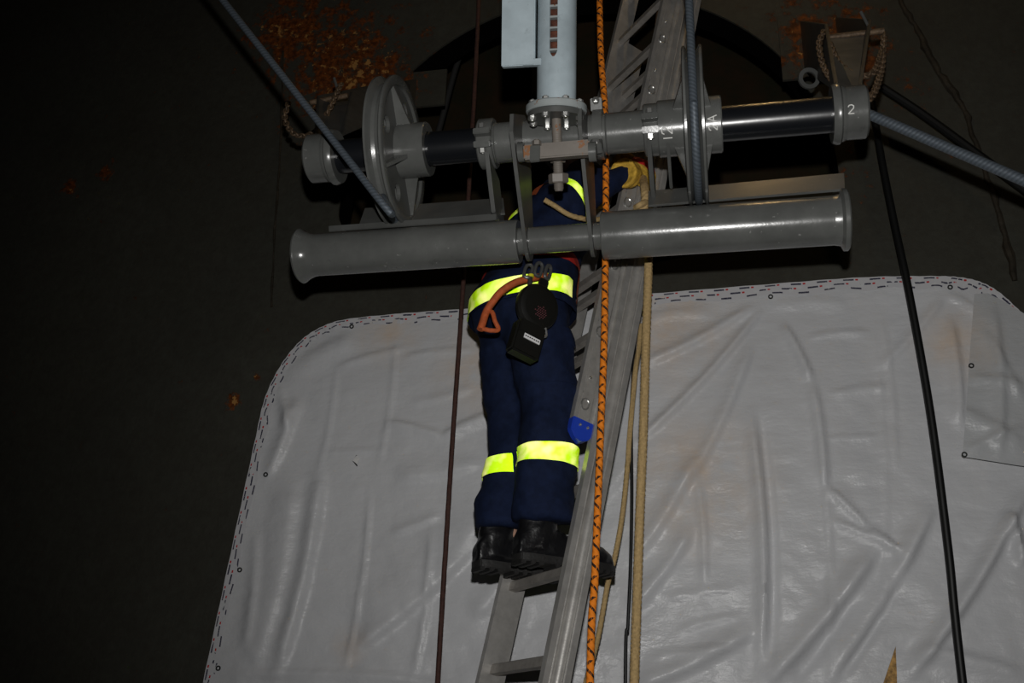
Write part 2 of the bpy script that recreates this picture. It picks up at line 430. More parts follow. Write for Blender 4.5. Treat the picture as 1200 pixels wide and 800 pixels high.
# deep black lip of the opening
rim = MB(); n = len(hole)
vs = []
for d in (0.0125, 0.155):
    for (x, z) in hole: vs.append(V(x, WY+d, z))
for d in (0.155, 0.0125):
    for (x, z) in hole:
        q = V(x, 0, z)-V(HC[0], 0, HC[2]); vs.append(V(x, WY+d, z)+nrm(q)*0.03)
rim.add(vs, [(i*n+k, i*n+(k+1) % n, ((i+1) % 4)*n+(k+1) % n, ((i+1) % 4)*n+k) for i in range(4) for k in range(n)])
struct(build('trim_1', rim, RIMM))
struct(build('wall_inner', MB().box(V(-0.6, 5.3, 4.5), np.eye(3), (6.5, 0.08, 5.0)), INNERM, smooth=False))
# weld seams standing proud of the wall
def seam(name, pts, r):
    P = catmull([at(x, y, WY-0.002) for x, y in pts], 8)
    P = [p+V(random.uniform(-1, 1), 0, random.uniform(-1, 1))*r*0.35 for p in P]
    rr = [r*random.uniform(0.6, 1.25) for _ in P]
    return struct(build(name, MB().tube(P, rr, 8), WELD))
seam('trim_2', [(1050, -10), (1072, 30), (1098, 80), (1130, 130), (1150, 190), (1172, 250), (1190, 330)], 0.016)
seam('trim_3', [(332, 60), (328, 180), (322, 270), (318, 360)], 0.006)

# hanging work lamp above the frame (warm)
lt = thing('work_lamp', LAMP_AT)
build('shade', MB().lathe([(0, 0.05), (0.10, 0.05), (0.2, 0.16), (0.205, 0.16), (0.105, 0.045), (0.005, 0.045)], LAMP_AT+V(0, 0, 0.12), V(0, 0, -1), 28), LAMPM, lt)
bulb_m = mat('lamp_bulb', (1, 0.8, 0.5), 0.4); bb = bulb_m.node_tree.nodes['Principled BSDF']
bb.inputs['Emission Color'].default_value = (1, 0.62, 0.25, 1); bb.inputs['Emission Strength'].default_value = 40
build('bulb', MB().ball(LAMP_AT+V(0, 0, -0.02), (0.04, 0.04, 0.05)), bulb_m, lt)
build('cord', MB().cyl(LAMP_AT+V(0, 0, 0.12), LAMP_AT+V(0, 0, 1.4), 0.006, 8), CABLEM, lt)
pl = bpy.data.lights.new('lamp_light', 'POINT'); plo = bpy.data.objects.new('lamp_light', pl); COL.objects.link(plo)
pl.energy = 9; pl.color = (1, 0.66, 0.28); pl.shadow_soft_size = 0.05; plo.parent = lt; plo.location = (0, 0, -0.12)
tag(lt, 'small dark shaded work lamp hanging high above the ladder top', 'lamp')

# ------------------------------------------------------------------ tarpaulin
TY = 4.055
FOLDS = [  # x0,y0,x1,y1,width_px,amp_m
    (560, 638, 405, 770, 9, .022), (575, 600, 430, 730, 22, .018), (518, 603, 460, 626, 5, .010), (560, 545, 470, 560, 10, .012),
    (380, 540, 322, 805, 10, .026), (350, 470, 312, 560, 9, .02), (321, 440, 340, 500, 7, .018), (345, 560, 296, 790, 18, .02),
    (397, 425, 372, 560, 3, .006), (466, 390, 442, 560, 3, .006), (435, 560, 402, 800, 3, .009), (509, 611, 484, 800, 4, .011),
    (392, 432, 480, 408, 4, .008), (330, 440, 410, 395, 12, .016), (380, 530, 450, 530, 3, .005), (470, 420, 560, 410, 4, .007),
    (455, 495, 520, 512, 6, .012), (520, 512, 580, 485, 7, .014), (560, 455, 480, 475, 5, .007),
    (904, 350, 736, 530, 5, .020), (896, 352, 745, 432, 6, .018), (885, 395, 800, 580, 8, .016), (918, 380, 952, 446, 6, .018), (952, 446, 968, 570, 7, .016),
    (879, 470, 893, 790, 7, .024), (890, 470, 904, 790, 6, -.014), (950, 440, 973, 800, 4, .007), (1030, 355, 1050, 560, 4, .006),
    (1095, 590, 968, 802, 11, .030), (1060, 660, 985, 790, 12, -.02), (1030, 640, 893, 806, 12, .030), (1000, 700, 930, 800, 9, -.014),
    (885, 738, 745, 806, 12, .026), (815, 540, 745, 655, 9, .018), (812, 620, 745, 712, 9, .02), (818, 560, 826, 690, 5, .012),
    (968, 570, 1020, 620, 4, .014), (1020, 620, 1056, 645, 4, .016), (972, 608, 1058, 648, 5, .014),
    (1205, 572, 1062, 800, 10, .030), (1185, 605, 1200, 660, 7, .025), (1110, 345, 1032, 432, 6, .012), (1113, 372, 1126, 500, 8, .016), (1113, 345, 1150, 365, 5, .012),
    (760, 372, 830, 362, 7, .012), (905, 356, 990, 352, 6, .010), (945, 394, 1020, 388, 4, .008), (975, 460, 1040, 452, 5, .008), (960, 515, 1040, 511, 3, .006),
    (1020, 330, 1030, 800, 3, .004), (1075, 760, 1200, 790, 10, .014), (620, 640, 560, 720, 14, .018), (740, 540, 700, 590, 10, .01),
    (300, 620, 290, 760, 8, .012), (255, 790, 560, 806, 6, .010), (780, 700, 860, 690, 4, .006), (790, 740, 870, 720, 4, .008), (760, 770, 860, 760, 5, .009)]
outline_px = [(195, 1010), (240, 800), (272, 650), (300, 520), (312, 468), (330, 430), (352, 402), (375, 386), (405, 376), (470, 369), (540, 364), (650, 355), (750, 347), (900, 335), (1010, 327), (1090, 325.5), (1125, 327), (1150, 333), (1172, 346), (1200, 372), (1250, 470), (1290, 620), (1320, 1010)]
OUT = [at(x, y, TY) for x, y in outline_px]
def tarp_grid(poly, step, Y, name, folds, seedoff=0.0, jut=0.0, cut=None):
    P = np.array(poly); x0, x1 = P[:, 0].min()-step, P[:, 0].max()+step; z0, z1 = P[:, 2].min()-step, P[:, 2].max()+step
    nx = int((x1-x0)/step)+1; nz = int((z1-z0)/step)+1
    bm = bmesh.new(); g = [[bm.verts.new((x0+i*step, Y, z0+j*step)) for i in range(nx)] for j in range(nz)]
    for j in range(nz-1):
        for i in range(nx-1): bm.faces.new((g[j][i], g[j][i+1], g[j+1][i+1], g[j+1][i]))
    ctr = P.mean(0)
    for i in range(len(poly)):
        a = P[i]; b = P[(i+1) % len(P)]; d = b-a; nn = nrm(np.cross(d, V(0, 1, 0)))
        if (ctr-a) @ nn > 0: nn = -nn
        bmesh.ops.bisect_plane(bm, geom=bm.verts[:]+bm.edges[:]+bm.faces[:], dist=1e-5, plane_co=tuple(a), plane_no=tuple(nn), clear_outer=True)
    if cut:
        for i in range(3):
            a = np.array(cut[i]); b = np.array(cut[(i+1) % 3]); nn = nrm(np.cross(b-a, V(0, 1, 0)))
            c = np.mean(cut, axis=0); R = 0.30
            fs = [f for f in bm.faces if np.linalg.norm(np.array(f.calc_center_median())-c) < R]
            es = list({e for f in fs for e in f.edges}); vsx = list({v for f in fs for v in f.verts})
            bmesh.ops.bisect_plane(bm, geom=vsx+es+fs, dist=1e-5, plane_co=tuple(a), plane_no=tuple(nn))
        def inside(p):
            s = []
            for i in range(3):
                a = cut[i]; b = cut[(i+1) % 3]; s.append((b[0]-a[0])*(p[2]-a[2])-(b[2]-a[2])*(p[0]-a[0]))
            return all(q > 0 for q in s) or all(q < 0 for q in s)
        kill = [f for f in bm.faces if inside(np.array(f.calc_center_median()))]
        bmesh.ops.delete(bm, geom=kill, context='FACES')
    me = bpy.data.meshes.new(name); bm.to_mesh(me); bm.free()
    co = np.empty(len(me.vertices)*3); me.vertices.foreach_get('co', co); co = co.reshape(-1, 3)
    return me, co
def edge_dist(co, poly, open_last=True):
    P = np.array(poly)[:, [0, 2]]; q = co[:, [0, 2]]; d = np.full(len(q), 9.0)
    for i in range(len(P)-1):
        a, b = P[i], P[i+1]; ab = b-a; t = np.clip(((q-a) @ ab)/(ab @ ab), 0, 1)
        d = np.minimum(d, np.linalg.norm(q-(a+t[:, None]*ab), axis=1))
    return d
def project(co):
    v = co-CAM; z = v @ FW
    return 600+FPX*(v @ RC)/z, 400-FPX*(v @ UC)/z
def fold_field(co, folds):
    X, Y = project(co); h = np.zeros(len(co))
    for (x0, y0, x1, y1, wd, am) in folds:
        ab = np.array([x1-x0, y1-y0]); L = np.hypot(*ab); t = ((X-x0)*ab[0]+(Y-y0)*ab[1])/L
        bend = np.sin(np.clip(t/L, 0, 1)*pi)*L*0.03
        s = ((X-x0)*(-ab[1])+(Y-y0)*ab[0])/L+bend
        end = np.clip(np.minimum((t+wd)/(L*0.25), (L+wd-t)/(L*0.25)), 0, 1); end = end*end*(3-2*end)
        # asymmetric ridge: steep on one side, long on the other
        k = np.where(s < 0, s/(wd*0.55), s/(wd*1.3))
        h += am*1.25*np.exp(-k*k)*end
    # broad slack and small crumples
    x, z = co[:, 0], co[:, 2]
    h += 0.010*np.sin(1.9*x+0.6*np.sin(2.1*z))*np.sin(1.3*z+0.7)
    cr = np.zeros(len(co))
    rs = np.random.RandomState(3)
    for _ in range(46):
        a = rs.uniform(0, pi); f = rs.uniform(9, 42); ph = rs.uniform(0, 6.28)
        cr += np.abs(np.sin((x*cos(a)+z*sin(a))*f+ph+1.6*np.sin(z*f*0.23+x*f*0.17)))*0.9/f
    h += 0.0022*(cr-cr.mean())/cr.std()*(0.25+0.75*np.clip((Y-380)/380, 0, 1))
    return h
cut_tri = [at(1049.5, 757, TY), at(1033, 806, TY), at(1051.5, 806, TY)]
tarp = thing('tarpaulin', V(-0.5, TY, 1.0)); tag(tarp, 'large crumpled white tarpaulin hung on the dark wall behind the ladder', 'tarpaulin')
me, co = tarp_grid(OUT, 0.0125, TY, 'sheet', FOLDS, cut=cut_tri)
ed = edge_dist(co, OUT)
h = fold_field(co, FOLDS)
fac = np.clip((ed-0.03)/0.10, 0, 1)
co[:, 1] -= 0.004+(h*fac).clip(-0.035, 0.12)
me.vertices.foreach_set('co', co.ravel())
sheet = finish(me, 'sheet', TARP, tarp, angle=80)
SHEET_CO = co.copy()
def tarp_y(p):
    i = np.argmin((SHEET_CO[:, 0]-p[0])**2+(SHEET_CO[:, 2]-p[2])**2); return SHEET_CO[i, 1]
# printed tape around the border
def tape_strip(pts, wid, Y, parent, name='edge_tape', lift=0.004, thick=0.0015):
    C_ = catmull([at(x, y, Y) for x, y in pts], 10); mb = MB(); L = 0; vs = []; uvs = []
    N = len(C_)
    for i, p in enumerate(C_):
        t = nrm(C_[min(i+1, N-1)]-C_[max(i-1, 0)]); nn = nrm(np.cross(t, V(0, 1, 0)))
        if nn @ (V(-0.4, Y, 2.6)-p) < 0: nn = -nn
        if i: L += np.linalg.norm(p-C_[i-1])
        wv = wid*(1+0.12*sin(i*0.9))
        for k in range(4):
            v = k/3; q = p+nn*(v*wv-0.006); q = q+V(0, -0.005-lift*sin(i*1.7+k)*0.5, 0); vs.append(q); uvs.append((L, v))
    fs = [(i*4+k, i*4+k+1, i*4+k+5, i*4+k+4) for i in range(N-1) for k in range(3)]
    mesh = bpy.data.meshes.new(name); mesh.from_pydata([tuple(p) for p in vs], [], fs)
    uvl = mesh.uv_layers.new(name='UVMap')
    for l in mesh.loops: uvl.data[l.index].uv = uvs[l.vertex_index]
    ob = finish(mesh, name, TAPE, parent, angle=80)
    return ob
t1 = tape_strip(outline_px[1:10], 0.046, TY, tarp); t1['label'] = 'white tape printed with black and red marks'
t2 = tape_strip(outline_px[9:20], 0.056, TY, tarp); t2['label'] = 'white tape printed with black and red marks'
def eyelet(x, y, parent, Yp=None):
    p = at(x, y, TY); yy = tarp_y(p)-0.006 if Yp is None else Yp; p = V(p[0], yy, p[2])
    return build('eyelet', MB().lathe([(-.002, .0055), (-.002, .0105), (.002, .0105), (.002, .0055)], p, V(0, 1, 0), 16, True), EYE, parent)
EYE = mat('dull_eyelet', (0.07, 0.075, 0.07), 0.4, 0.8)
for q in ((282, 668), (257, 783), (313, 557), (903, 348.5), (1113, 337.5), (413, 383.5)): eyelet(*q, tarp)
# small cut in the sheet with its curled flap
p = at(415, 541, TY); yy = tarp_y(p)-0.004
q = lambda x, y, d=0.0: V(at(x, y, TY)[0], yy-d, at(x, y, TY)[2])
build('torn_flap', MB().prism([q(419, 534), q(415, 541, .012), q(421, 546, .016), q(423, 538, .006)], V(0, 0.0015, 0)), LABELM, tarp)
build('torn_slit', MB().prism([q(418.5, 533.5), q(414.2, 541), q(419, 547), q(420, 546), q(415.7, 541), q(419.7, 534.5)], V(0, 0.001, 0)), CABLEM, tarp)
# board seen through the slit at lower right
b = at(1043, 790, TY)
bo = build('strand_board', MB().box(V(b[0], WY-0.009, b[2]-0.15), np.eye(3), (0.5, 0.012, 0.7)), OSB, smooth=False)
tag(bo, 'brown strand board showing through the slit at the lower right of the tarpaulin', 'board')
# loose overlapping flap at the right
FY = TY-0.07
flap_px = [(1143, 340), (1137, 420), (1127, 536), (1166, 541), (1215, 548), (1290, 560), (1290, 420), (1215, 372), (1185, 352), (1160, 339)]
fp = [at(x, y, FY) for x, y in flap_px]
flap = thing('tarpaulin', fp[2]); tag(flap, 'smaller loose white tarpaulin flap overlapping at the right edge, with two eyelets', 'tarpaulin')
me, co = tarp_grid(fp, 0.0125, FY, 'sheet', [])
hf = fold_field(co, [(1165, 350, 1172, 540, 8, .016), (1140, 440, 1200, 450, 7, .010), (1128, 480, 1200, 520, 10, .012), (1150, 380, 1200, 470, 6, .01), (1135, 525, 1200, 500, 6, .01)])
co[:, 1] -= hf*0.8
co[:, 1] += np.clip((co[:, 2]-(fp[2][2]+0.25))/0.5, 0, 1)*0.035
me.vertices.foreach_set('co', co.ravel())
finish(me, 'sheet', TARP2, flap, angle=80)
for q in ((1139, 427), (1130.5, 532)):
    p = at(q[0], q[1], FY); i = np.argmin((co[:, 0]-p[0])**2+(co[:, 2]-p[2])**2)
    build('eyelet', MB().lathe([(-.002, .0055), (-.002, .0105), (.002, .0105), (.002, .0055)], V(p[0], co[i, 1]-.004, p[2]), V(0, 1, 0), 16, True), EYE, flap)

# ------------------------------------------------------------------ sheave frame: axle, clamps, hanger plates
AY, AZ = 2.8, 3.522
def ax(x): return at(x, 193-0.0966*(x-373), AY)[0]
def AP(x): return V(ax(x), AY, AZ)
EXu = V(1, 0, 0)
axle = thing('axle_frame', V(ax(690), AY, 3.0)); tag(axle, 'horizontal grey steel axle frame with black shaft ends across the opening', 'steel frame')
build('shaft', MB().cyl(AP(380), AP(990), 0.056, 48), BLACK, axle)
build('sleeve', MB().cyl(AP(575), AP(772), 0.0655, 48), GREY, axle)
def end_hub(xs, sgn, mk):
    o = V(xs, AY, AZ)
    pr = [(0, .06), (0, .088), (.012, .094), (.022, .094), (.028, .086), (.034, .086), (.04, .082), (.098, .082), (.104, .076), (.104, 0.01)]
    return build('end_hub', MB().lathe(pr, o, V(sgn, 0, 0), 48), GREY, axle)
end_hub(ax(397), -1, None); end_hub(ax(974), 1, None)
NEARF = V(0, -1, 0)
def bolt(parent, p, d, r=0.011, L=0.014, name='bolt', m=None):
    a, u, v = frame(d); mb = MB().lathe([(0, r), (L, r), (L+.002, r*.8)], p, d, 6)
    mb.lathe([(L, r*.5), (L+r*0.35, r*.5)], p, d, 10)
    return build(name, mb, STEEL if m is None else m, parent)
def cylpt(X, r, th):           # th: 0 faces the viewer (-Y), positive = up
    return V(X, AY-r*cos(th), AZ+r*sin(th))
def clamp(x0, x1, parent, strap_w, bot):
    X0, X1 = ax(x0), ax(x1); xc = (X0+X1)/2; wd = X1-X0
    c = build('clamp_ring', MB().lathe([(0, .064), (0, .079), (.004, .083), (wd-.004, .083), (wd, .079), (wd, .064)], V(X0, AY, AZ), EXu, 48, True), GREY, parent)
    for th in (-0.17, -0.58):
        p = cylpt(xc, .090, th); a = V(0, -cos(th), sin(th)); tng = V(0, sin(th), cos(th))
        build('clamp_lug', MB().box(p, (EXu, tng, a), (wd*1.05, .020, .034)), GREY, c, bev=.002)
        bolt(c, p+tng*(.012 if th > -.4 else -.012)+a*.004, tng*(1 if th > -.4 else -1), .0125, .014)
    return c
clamp(563, 581, axle, 0, 0); clamp(755, 773, axle, 0, 0)
# weld bead rings on the sleeve
for x in (583, 712): build('weld_ring', MB().lathe([(-.004, .064), (0, .069), (.004, .064)], AP(x), EXu, 40, True), GREY, axle)
# lower pipe position
PY = 2.92
PZ = np.mean([at(356, 301, PY)[2], at(600, 283, PY)[2], at(995, 256, PY)[2]])
def pxX(x): return at(x, 301-0.0704*(x-356), PY)[0]
def PP(x): return V(pxX(x), PY, PZ)
def hanger(x, th, wtop, wbot, name, front, ztop, zbot, parent, m=GREYD, loop=0.0):
    """plate in the YZ plane, thickness th along X"""
    X = at(x, 230, (AY+PY)/2)[0]
    A = V(X, AY, AZ); B = V(X, PY, PZ)
    pts = [(A[1]-wtop*cos(a), A[2]+wtop*sin(a)) for a in np.linspace(0, 2*pi, 40)]
    pts += [(B[1]+wbot*cos(a), B[2]+wbot*sin(a)) for a in np.linspace(0, 2*pi, 40)]
    pts += [(front, ztop), (front, zbot)]
    pts = sorted(set(pts)); hull = []                    # convex outline of the plate
    for rng in (pts, pts[::-1]):
        st = []
        for p in rng:
            while len(st) > 1 and (st[-1][0]-st[-2][0])*(p[1]-st[-2][1])-(st[-1][1]-st[-2][1])*(p[0]-st[-2][0]) <= 1e-12: st.pop()
            st.append(p)
        hull += st[:-1]
    poly = hull
    mb = plate(MB(), [(p[0]-A[1], p[1]-A[2]) for p in poly], [circ(0.066, 32), circ(loop, 32, (B[1]-A[1], B[2]-A[2]))] if loop else [circ(0.066, 32)], A, V(0, 1, 0), V(0, 0, 1), V(1, 0, 0), th)
    return build(name, mb, m, parent, smooth=False)
hanger(616.5, .012, .082, .066, 'hanger_plate', 2.60, AZ-.035, AZ-.10, axle, loop=.0445)
hanger(692.0, .012, .082, .066, 'hanger_plate', 2.60, AZ-.02, AZ-.10, axle, loop=.0445)
# bolted collar beside the right hanger plate
Xc = ax(697)
cl = build('clamp_ring', MB().lathe([(0, .064), (0, .080), (.03, .080), (.03, .064)], V(Xc, AY, AZ), EXu, 48, True), GREY, axle)
for th in (1.02, -0.98):
    p = cylpt(Xc+.012, .094, th); a = V(0, -cos(th), sin(th)); tg = V(0, sin(th), cos(th))
    build('clamp_lug', MB().box(p, (EXu, tg, a), (.036, .034, .04)), GREYD, cl, bev=.002); bolt(cl, p+V(0, -.016, 0), V(0, -1, 0.1), .012, .012)
# crossbar in front with tab, spindle and nuts
UPT = nrm(V(0.045, -0.33, 0.94))      # the column and spindle lean toward the viewer
cb = at(653, 177, 2.62)
build('crossbar', MB().box(cb, (EXu, nrm(np.cross(EXu, UPT)), nrm(np.cross(np.cross(EXu, UPT), EXu))), (at(691, 175, 2.62)[0]-at(614, 179, 2.62)[0], .045, .046)), RUSTY, axle, bev=.004)
pt = at(627, 180, 2.59)
build('locking_tab', MB().box(pt, np.eye(3), (.030, .012, .055)), GREY, axle, bev=.002)
bolt(axle, at(629, 170, 2.58), UPT, .014, .012, 'nut', RUSTY)
for x in (613, 692):
    build('pivot_boss', MB().cyl(at(x, 178, 2.62)+V(-.014 if x < 650 else -.004, 0, 0), at(x, 178, 2.62)+V(.004 if x < 650 else .018, 0, 0), .030, 24), GREY, axle)
# side straps from the clamps down to the ledge plates
def strap(x, y0, y1, dep, th=.014):
    a = at(x, y0, AY-.03); b = at(x+0.5, y1, PY-.03)
    poly = [a+V(0, -.045, 0), a+V(0, dep, 0), b+V(0, dep+.02, 0), b+V(0, -.03, 0)]
    X = (a[0]+b[0])/2
    poly = [V(X-th/2, p[1], p[2]) for p in poly]
    return build('side_strap', MB().prism(poly, V(th, 0, 0)), GREYD, axle, bev=.002)
strap(576.5, 186, 254, .13); strap(763, 172, 226, .08)
strap(785, 176, 222, -.02, .010)
# ------------------------------------------------------------------ lower pipe (roller)
pipe = thing('guard_pipe', V(pxX(670), PY, PZ-.1)); tag(pipe, 'long grey steel guard pipe in three sections below the axle', 'pipe')
XL, XLi, XRi, XR = pxX(352), pxX(609), pxX(706), pxX(992)
build('left_pipe_section', MB().lathe([(0, .066), (0, .090), (.006, .093), (.012, .090), (.022, .082), (.045, .0735), (.06, .0715), (XLi-XL-.004, .0715), (XLi-XL, .069), (XLi-XL, .04)], V(XL, PY, PZ), EXu, 56), GREY, pipe)
build('middle_pipe_section', MB().cyl(V(XLi-.01, PY, PZ), V(XRi+.01, PY, PZ), .044, 40), GREY, pipe)
build('right_pipe_section', MB().lathe([(0, .04), (0, .075), (.003, .0765), (XR-XRi-.04, .0765), (XR-XRi-.02, .080), (XR-XRi-.012, .096), (XR-XRi, .096), (XR-XRi+.004, .092), (XR-XRi+.004, .03)], V(XRi, PY, PZ), EXu, 56), GREY, pipe)
# ledge plates along the pipe tops
def ledge(q, Y0, Y1, name='ledge_plate'):
    a, b_, c_, d_ = q          # px: lower-left, lower-right, upper-right, upper-left
    A = [at(*a, Y0), at(*b_, Y0), at(*c_, Y1), at(*d_, Y1)]
    n_ = nrm(np.cross(A[1]-A[0], A[3]-A[0]))
    return build(name, MB().prism(A, n_*.008), GREYD, pipe, bev=.0015)
ledge([(386, 272), (582, 258.5), (582, 252), (386, 266)], PY-.062, PY-.06)
ledge([(421, 266), (592, 252), (590, 234), (428, 246)], PY+.02, PY+.10)
ledge([(760, 243), (990, 224), (989, 205), (760, 226)], PY-.02, PY+.03)

# ------------------------------------------------------------------ hoist column in front
colb = at(652, 124, 2.63)
colu = thing('hoist_column', colb); tag(colu, 'pale blue-grey slotted steel column with bolted flange above the axle', 'column')
E1 = nrm(np.cross(V(0, 0, 1), np.cross(V(1, 0, 0), UPT)*-1)); 
ex = nrm(V(1, 0, 0)-UPT*UPT[0]); ey = np.cross(UPT, ex)      # ey points away from the viewer
TR = .0605; LEN = 1.0
# tube wall with an open slot facing the viewer
mb = MB(); NA = 64; slot0 = -pi/2-0.02; sw = 0.205; zs0 = .135
def tp(th, t, r): return colb+UPT*t+r*(cos(th)*ex+sin(th)*ey)
ths = [slot0+sw+(2*pi-2*sw)*k/NA for k in range(NA+1)]
for r_ in (TR, TR-.007):
    o = len(mb.v); mb.add([tp(th, t, r_) for t in (0, zs0, LEN) for th in ths], [])
    mb.f += [(o+i*(NA+1)+k, o+i*(NA+1)+k+1, o+(i+1)*(NA+1)+k+1, o+(i+1)*(NA+1)+k) for i in range(2) for k in range(NA)]
o2 = 3*(NA+1)
mb.f += [(k, k+1, o2+k+1, o2+k) for k in range(NA)]                       # lower rim
for k in (0, NA): mb.f.append((NA+1+k, 2*(NA+1)+k, o2+2*(NA+1)+k, o2+NA+1+k))   # slot cheeks
arc = [slot0-sw+2*sw*k/8 for k in range(9)]
for r_ in (TR, TR-.007):
    o = len(mb.v); mb.add([tp(th, 0, r_) for th in arc]+[tp(th, zs0-.02*abs(sin((k-4)/4*pi/2))*-1*0+(.018*((k-4)/4)**2), r_) for k, th in enumerate(arc)], [])
    mb.f += [(o+k, o+k+1, o+9+k+1, o+9+k) for k in range(8)]
mb.f += [(o-18+9+k, o-18+10+k, o+10+k, o+9+k) for k in range(8)]
build('tube', mb, LIGHT, colu)
build('inner_rod', MB().cyl(colb+UPT*.02, colb+UPT*LEN, .026, 20), SLOT, colu)
st = build('slot_stop', MB().box(colb+UPT*.158-ey*.046, (ex, UPT, ey), (.026, .006, .02)), FLANGE, colu)
for k in range(1, 9): copy(st, UPT*(.034*k), colu)
fb = MB().lathe([(0, .02), (0, .091), (.004, .094), (.020, .094), (.024, .091), (.024, .06)], colb-UPT*.024, UPT, 48)
fo = build('flange', fb, FLANGE, colu)
fb2 = MB().lathe([(0, .02), (0, .088), (.016, .088), (.016, .05)], colb-UPT*.042, UPT, 48)
build('lower_flange', fb2, GREYD, colu)
for k in range(8):
    a = 2*pi*(k+0.5)/8+0.12; p = colb+.078*(cos(a)*ex+sin(a)*ey)
    bolt(fo, p-UPT*.041, -UPT, .0115, .011); bolt(fo, p+UPT*.0, UPT, .011, .008, 'nut')
sp0 = colb-UPT*.03; sp1 = at(655, 224, 2.74)
spd = nrm(sp1-sp0); L = np.linalg.norm(sp1-sp0)
prof = []; t = 0
while t < L-.012:
    prof += [(t, .0155), (t+.003, .0145)]; t += .006
prof += [(L-.01, .0155), (L, .012)]
spi = build('threaded_spindle', MB().lathe(prof, sp0, spd, 20), RUSTY, colu)
for tt, rr in ((.115, .024), (.178, .031)):
    build('nut', MB().lathe([(0, rr*.9), (.003, rr), (.026, rr), (.03, rr*.9)], sp0+spd*tt, spd, 6), RUSTY, spi, smooth=False)
# flat plate on the left of the column
build('side_plate', MB().box(colb+UPT*.552-ex*.113-ey*.035, (ex, UPT, ey), (.104, .87, .024)), LIGHT, colu, bev=.003)
build('plate_tab', MB().box(colb+UPT*.127-ex*.070-ey*.035, (ex, UPT, ey), (.060, .020, .022)), LIGHT, colu, bev=.002)
for t_ in (.45, .80): build('plate_tab', MB().box(colb+UPT*t_-ex*.058-ey*.012, (ex, UPT, ey), (.03, .05, .012)), LIGHT, colu, bev=.002)

# ------------------------------------------------------------------ sheaves
def sheave(xc, long_dir, label, phase, parent_group='cable sheaves on the axle'):
    O = V(xc, AY, AZ); L = EXu*long_dir
    s = thing('cable_sheave', O-V(0, 0, .245)); tag(s, label, 'sheave')
    build('rim', MB().lathe([(-.030, .216), (-.032, .242), (-.029, .248), (-.022, .248), (-.011, .226), (0, .222), (.011, .226), (.022, .248), (.029, .248), (.032, .242), (.030, .216)], O, L, 72, True), GREY, s)
    holes = [circ(.030, 20, (.158*cos(phase+2*pi*(k+.5)/4), .158*sin(phase+2*pi*(k+.5)/4))) for k in range(4)]
    build('web', plate(MB(), circ(.22, 64), [circ(.07, 40)]+holes, O+L*.014, V(0, 1, 0), V(0, 0, 1), V(1, 0, 0), .012), GREYD, s, smooth=False)
    hb = build('hub', MB().lathe([(-.082, .058), (-.082, .087), (-.078, .090), (.112, .090), (.116, .087), (.116, .058)], O, L, 56, True), GREY, s)
    for k in range(4):
        a = phase+2*pi*k/4; d = V(0, cos(a), sin(a)); tg = V(0, -sin(a), cos(a))
        for sg, ln in ((1, .066), (-1, .05)):
            bs = L*(.020 if sg > 0 else -.0)*1.0+L*(.0 if sg > 0 else .008)
            poly = [O+d*.087+bs, O+d*.087+L*sg*ln, O+d*.218+L*sg*.028, O+d*.219+bs]
            build('rib', MB().prism([p-tg*.006 for p in poly], tg*.012), GREY, s)
    return s, hb
XS1, XS2 = ax(463), ax(815)
sh1, hub1 = sheave(XS1, 1, 'spoked grey sheave wheel at the left of the axle', radians(45))
sh2, hub2 = sheave(XS2, -1, 'grey sheave wheel at the right of the axle seen edge-on, hub marked 12 and 2A', radians(80))
# hand-painted characters on the right hub and end hub
STROKES = {'1': [[(0, 0), (0, 1)]], '2': [[(0, .75), (.12, .95), (.4, 1), (.62, .85), (.6, .6), (.3, .3), (0, 0), (.65, 0)]], 'A': [[(0, 0), (.35, 1), (.7, 0)], [(.12, .35), (.58, .35)]]}
def mark(ch, x_px, th0, hgt, r, parent, rot, flip=1):
    """strokes laid on a cylinder of radius r about the axle; rot 90: letters lie on their side"""
    mb = MB(); X0 = ax(x_px)
    for stv in STROKES[ch]:
        pts = []
        for i in range(len(stv)-1):
            for k in range(5):
                t = k/4; pts.append(((stv[i][0]*(1-t)+stv[i+1][0]*t)*hgt, (stv[i][1]*(1-t)+stv[i+1][1]*t)*hgt))
        P3 = []
        for (u, v_) in pts:
            if rot: dx, dz = -v_*flip, u*flip      # reading bottom to top
            else: dx, dz = u, v_
            P3.append(cylpt(X0+dx, r+.0006, th0+dz/r))
        mb.tube(P3, .0019, 6)
    return build('painted_character', mb, MARK, parent, smooth=True)
mark('1', 788.5, -.92, .028, .090, hub2, True); mark('2', 788.5, -.78, .032, .090, hub2, True)
mark('1', 797, -.62, .012, .090, hub2, True)
mark('2', 840, -.78, .025, .090, hub2, True); mark('A', 840, -.50, .028, .090, hub2, True)
mark('2', 990, -.62, .026, .082, axle, False)

# ------------------------------------------------------------------ wire ropes on the sheaves
def in_sheave(X, a): return V(X, AY-.236*cos(a), AZ+.236*sin(a))
P = [at(805.5, -30, 2.52), at(806, 40, AY-.222)]
P = [V(XS2, AY-.236, 6.6), V(XS2, AY-.236, 5.2), V(XS2, AY-.236, 4.4), V(XS2, AY-.236, AZ)]+[in_sheave(XS2, -a) for a in np.linspace(.2, 2.6, 12)]
wr2 = build('wire_rope', MB().tube(catmull(P, 6), .0125, 12), WIREROPE); tag(wr2, 'steel wire rope running straight up from the right sheave wheel', 'wire rope')
wA = at(250, -14, 2.52); wB = at(457, 249, 2.585)
P = [wA+(wB-wA)*t for t in (-1.6, -.8, 0, .25, .5, .75, 1)]+[in_sheave(XS1, -a) for a in np.linspace(1.22, 3.6, 11)]
wr1 = build('wire_rope', MB().tube(catmull(P, 6), .0118, 12), WIREROPE); tag(wr1, 'steel wire rope running diagonally from the upper left to the left sheave wheel', 'wire rope')
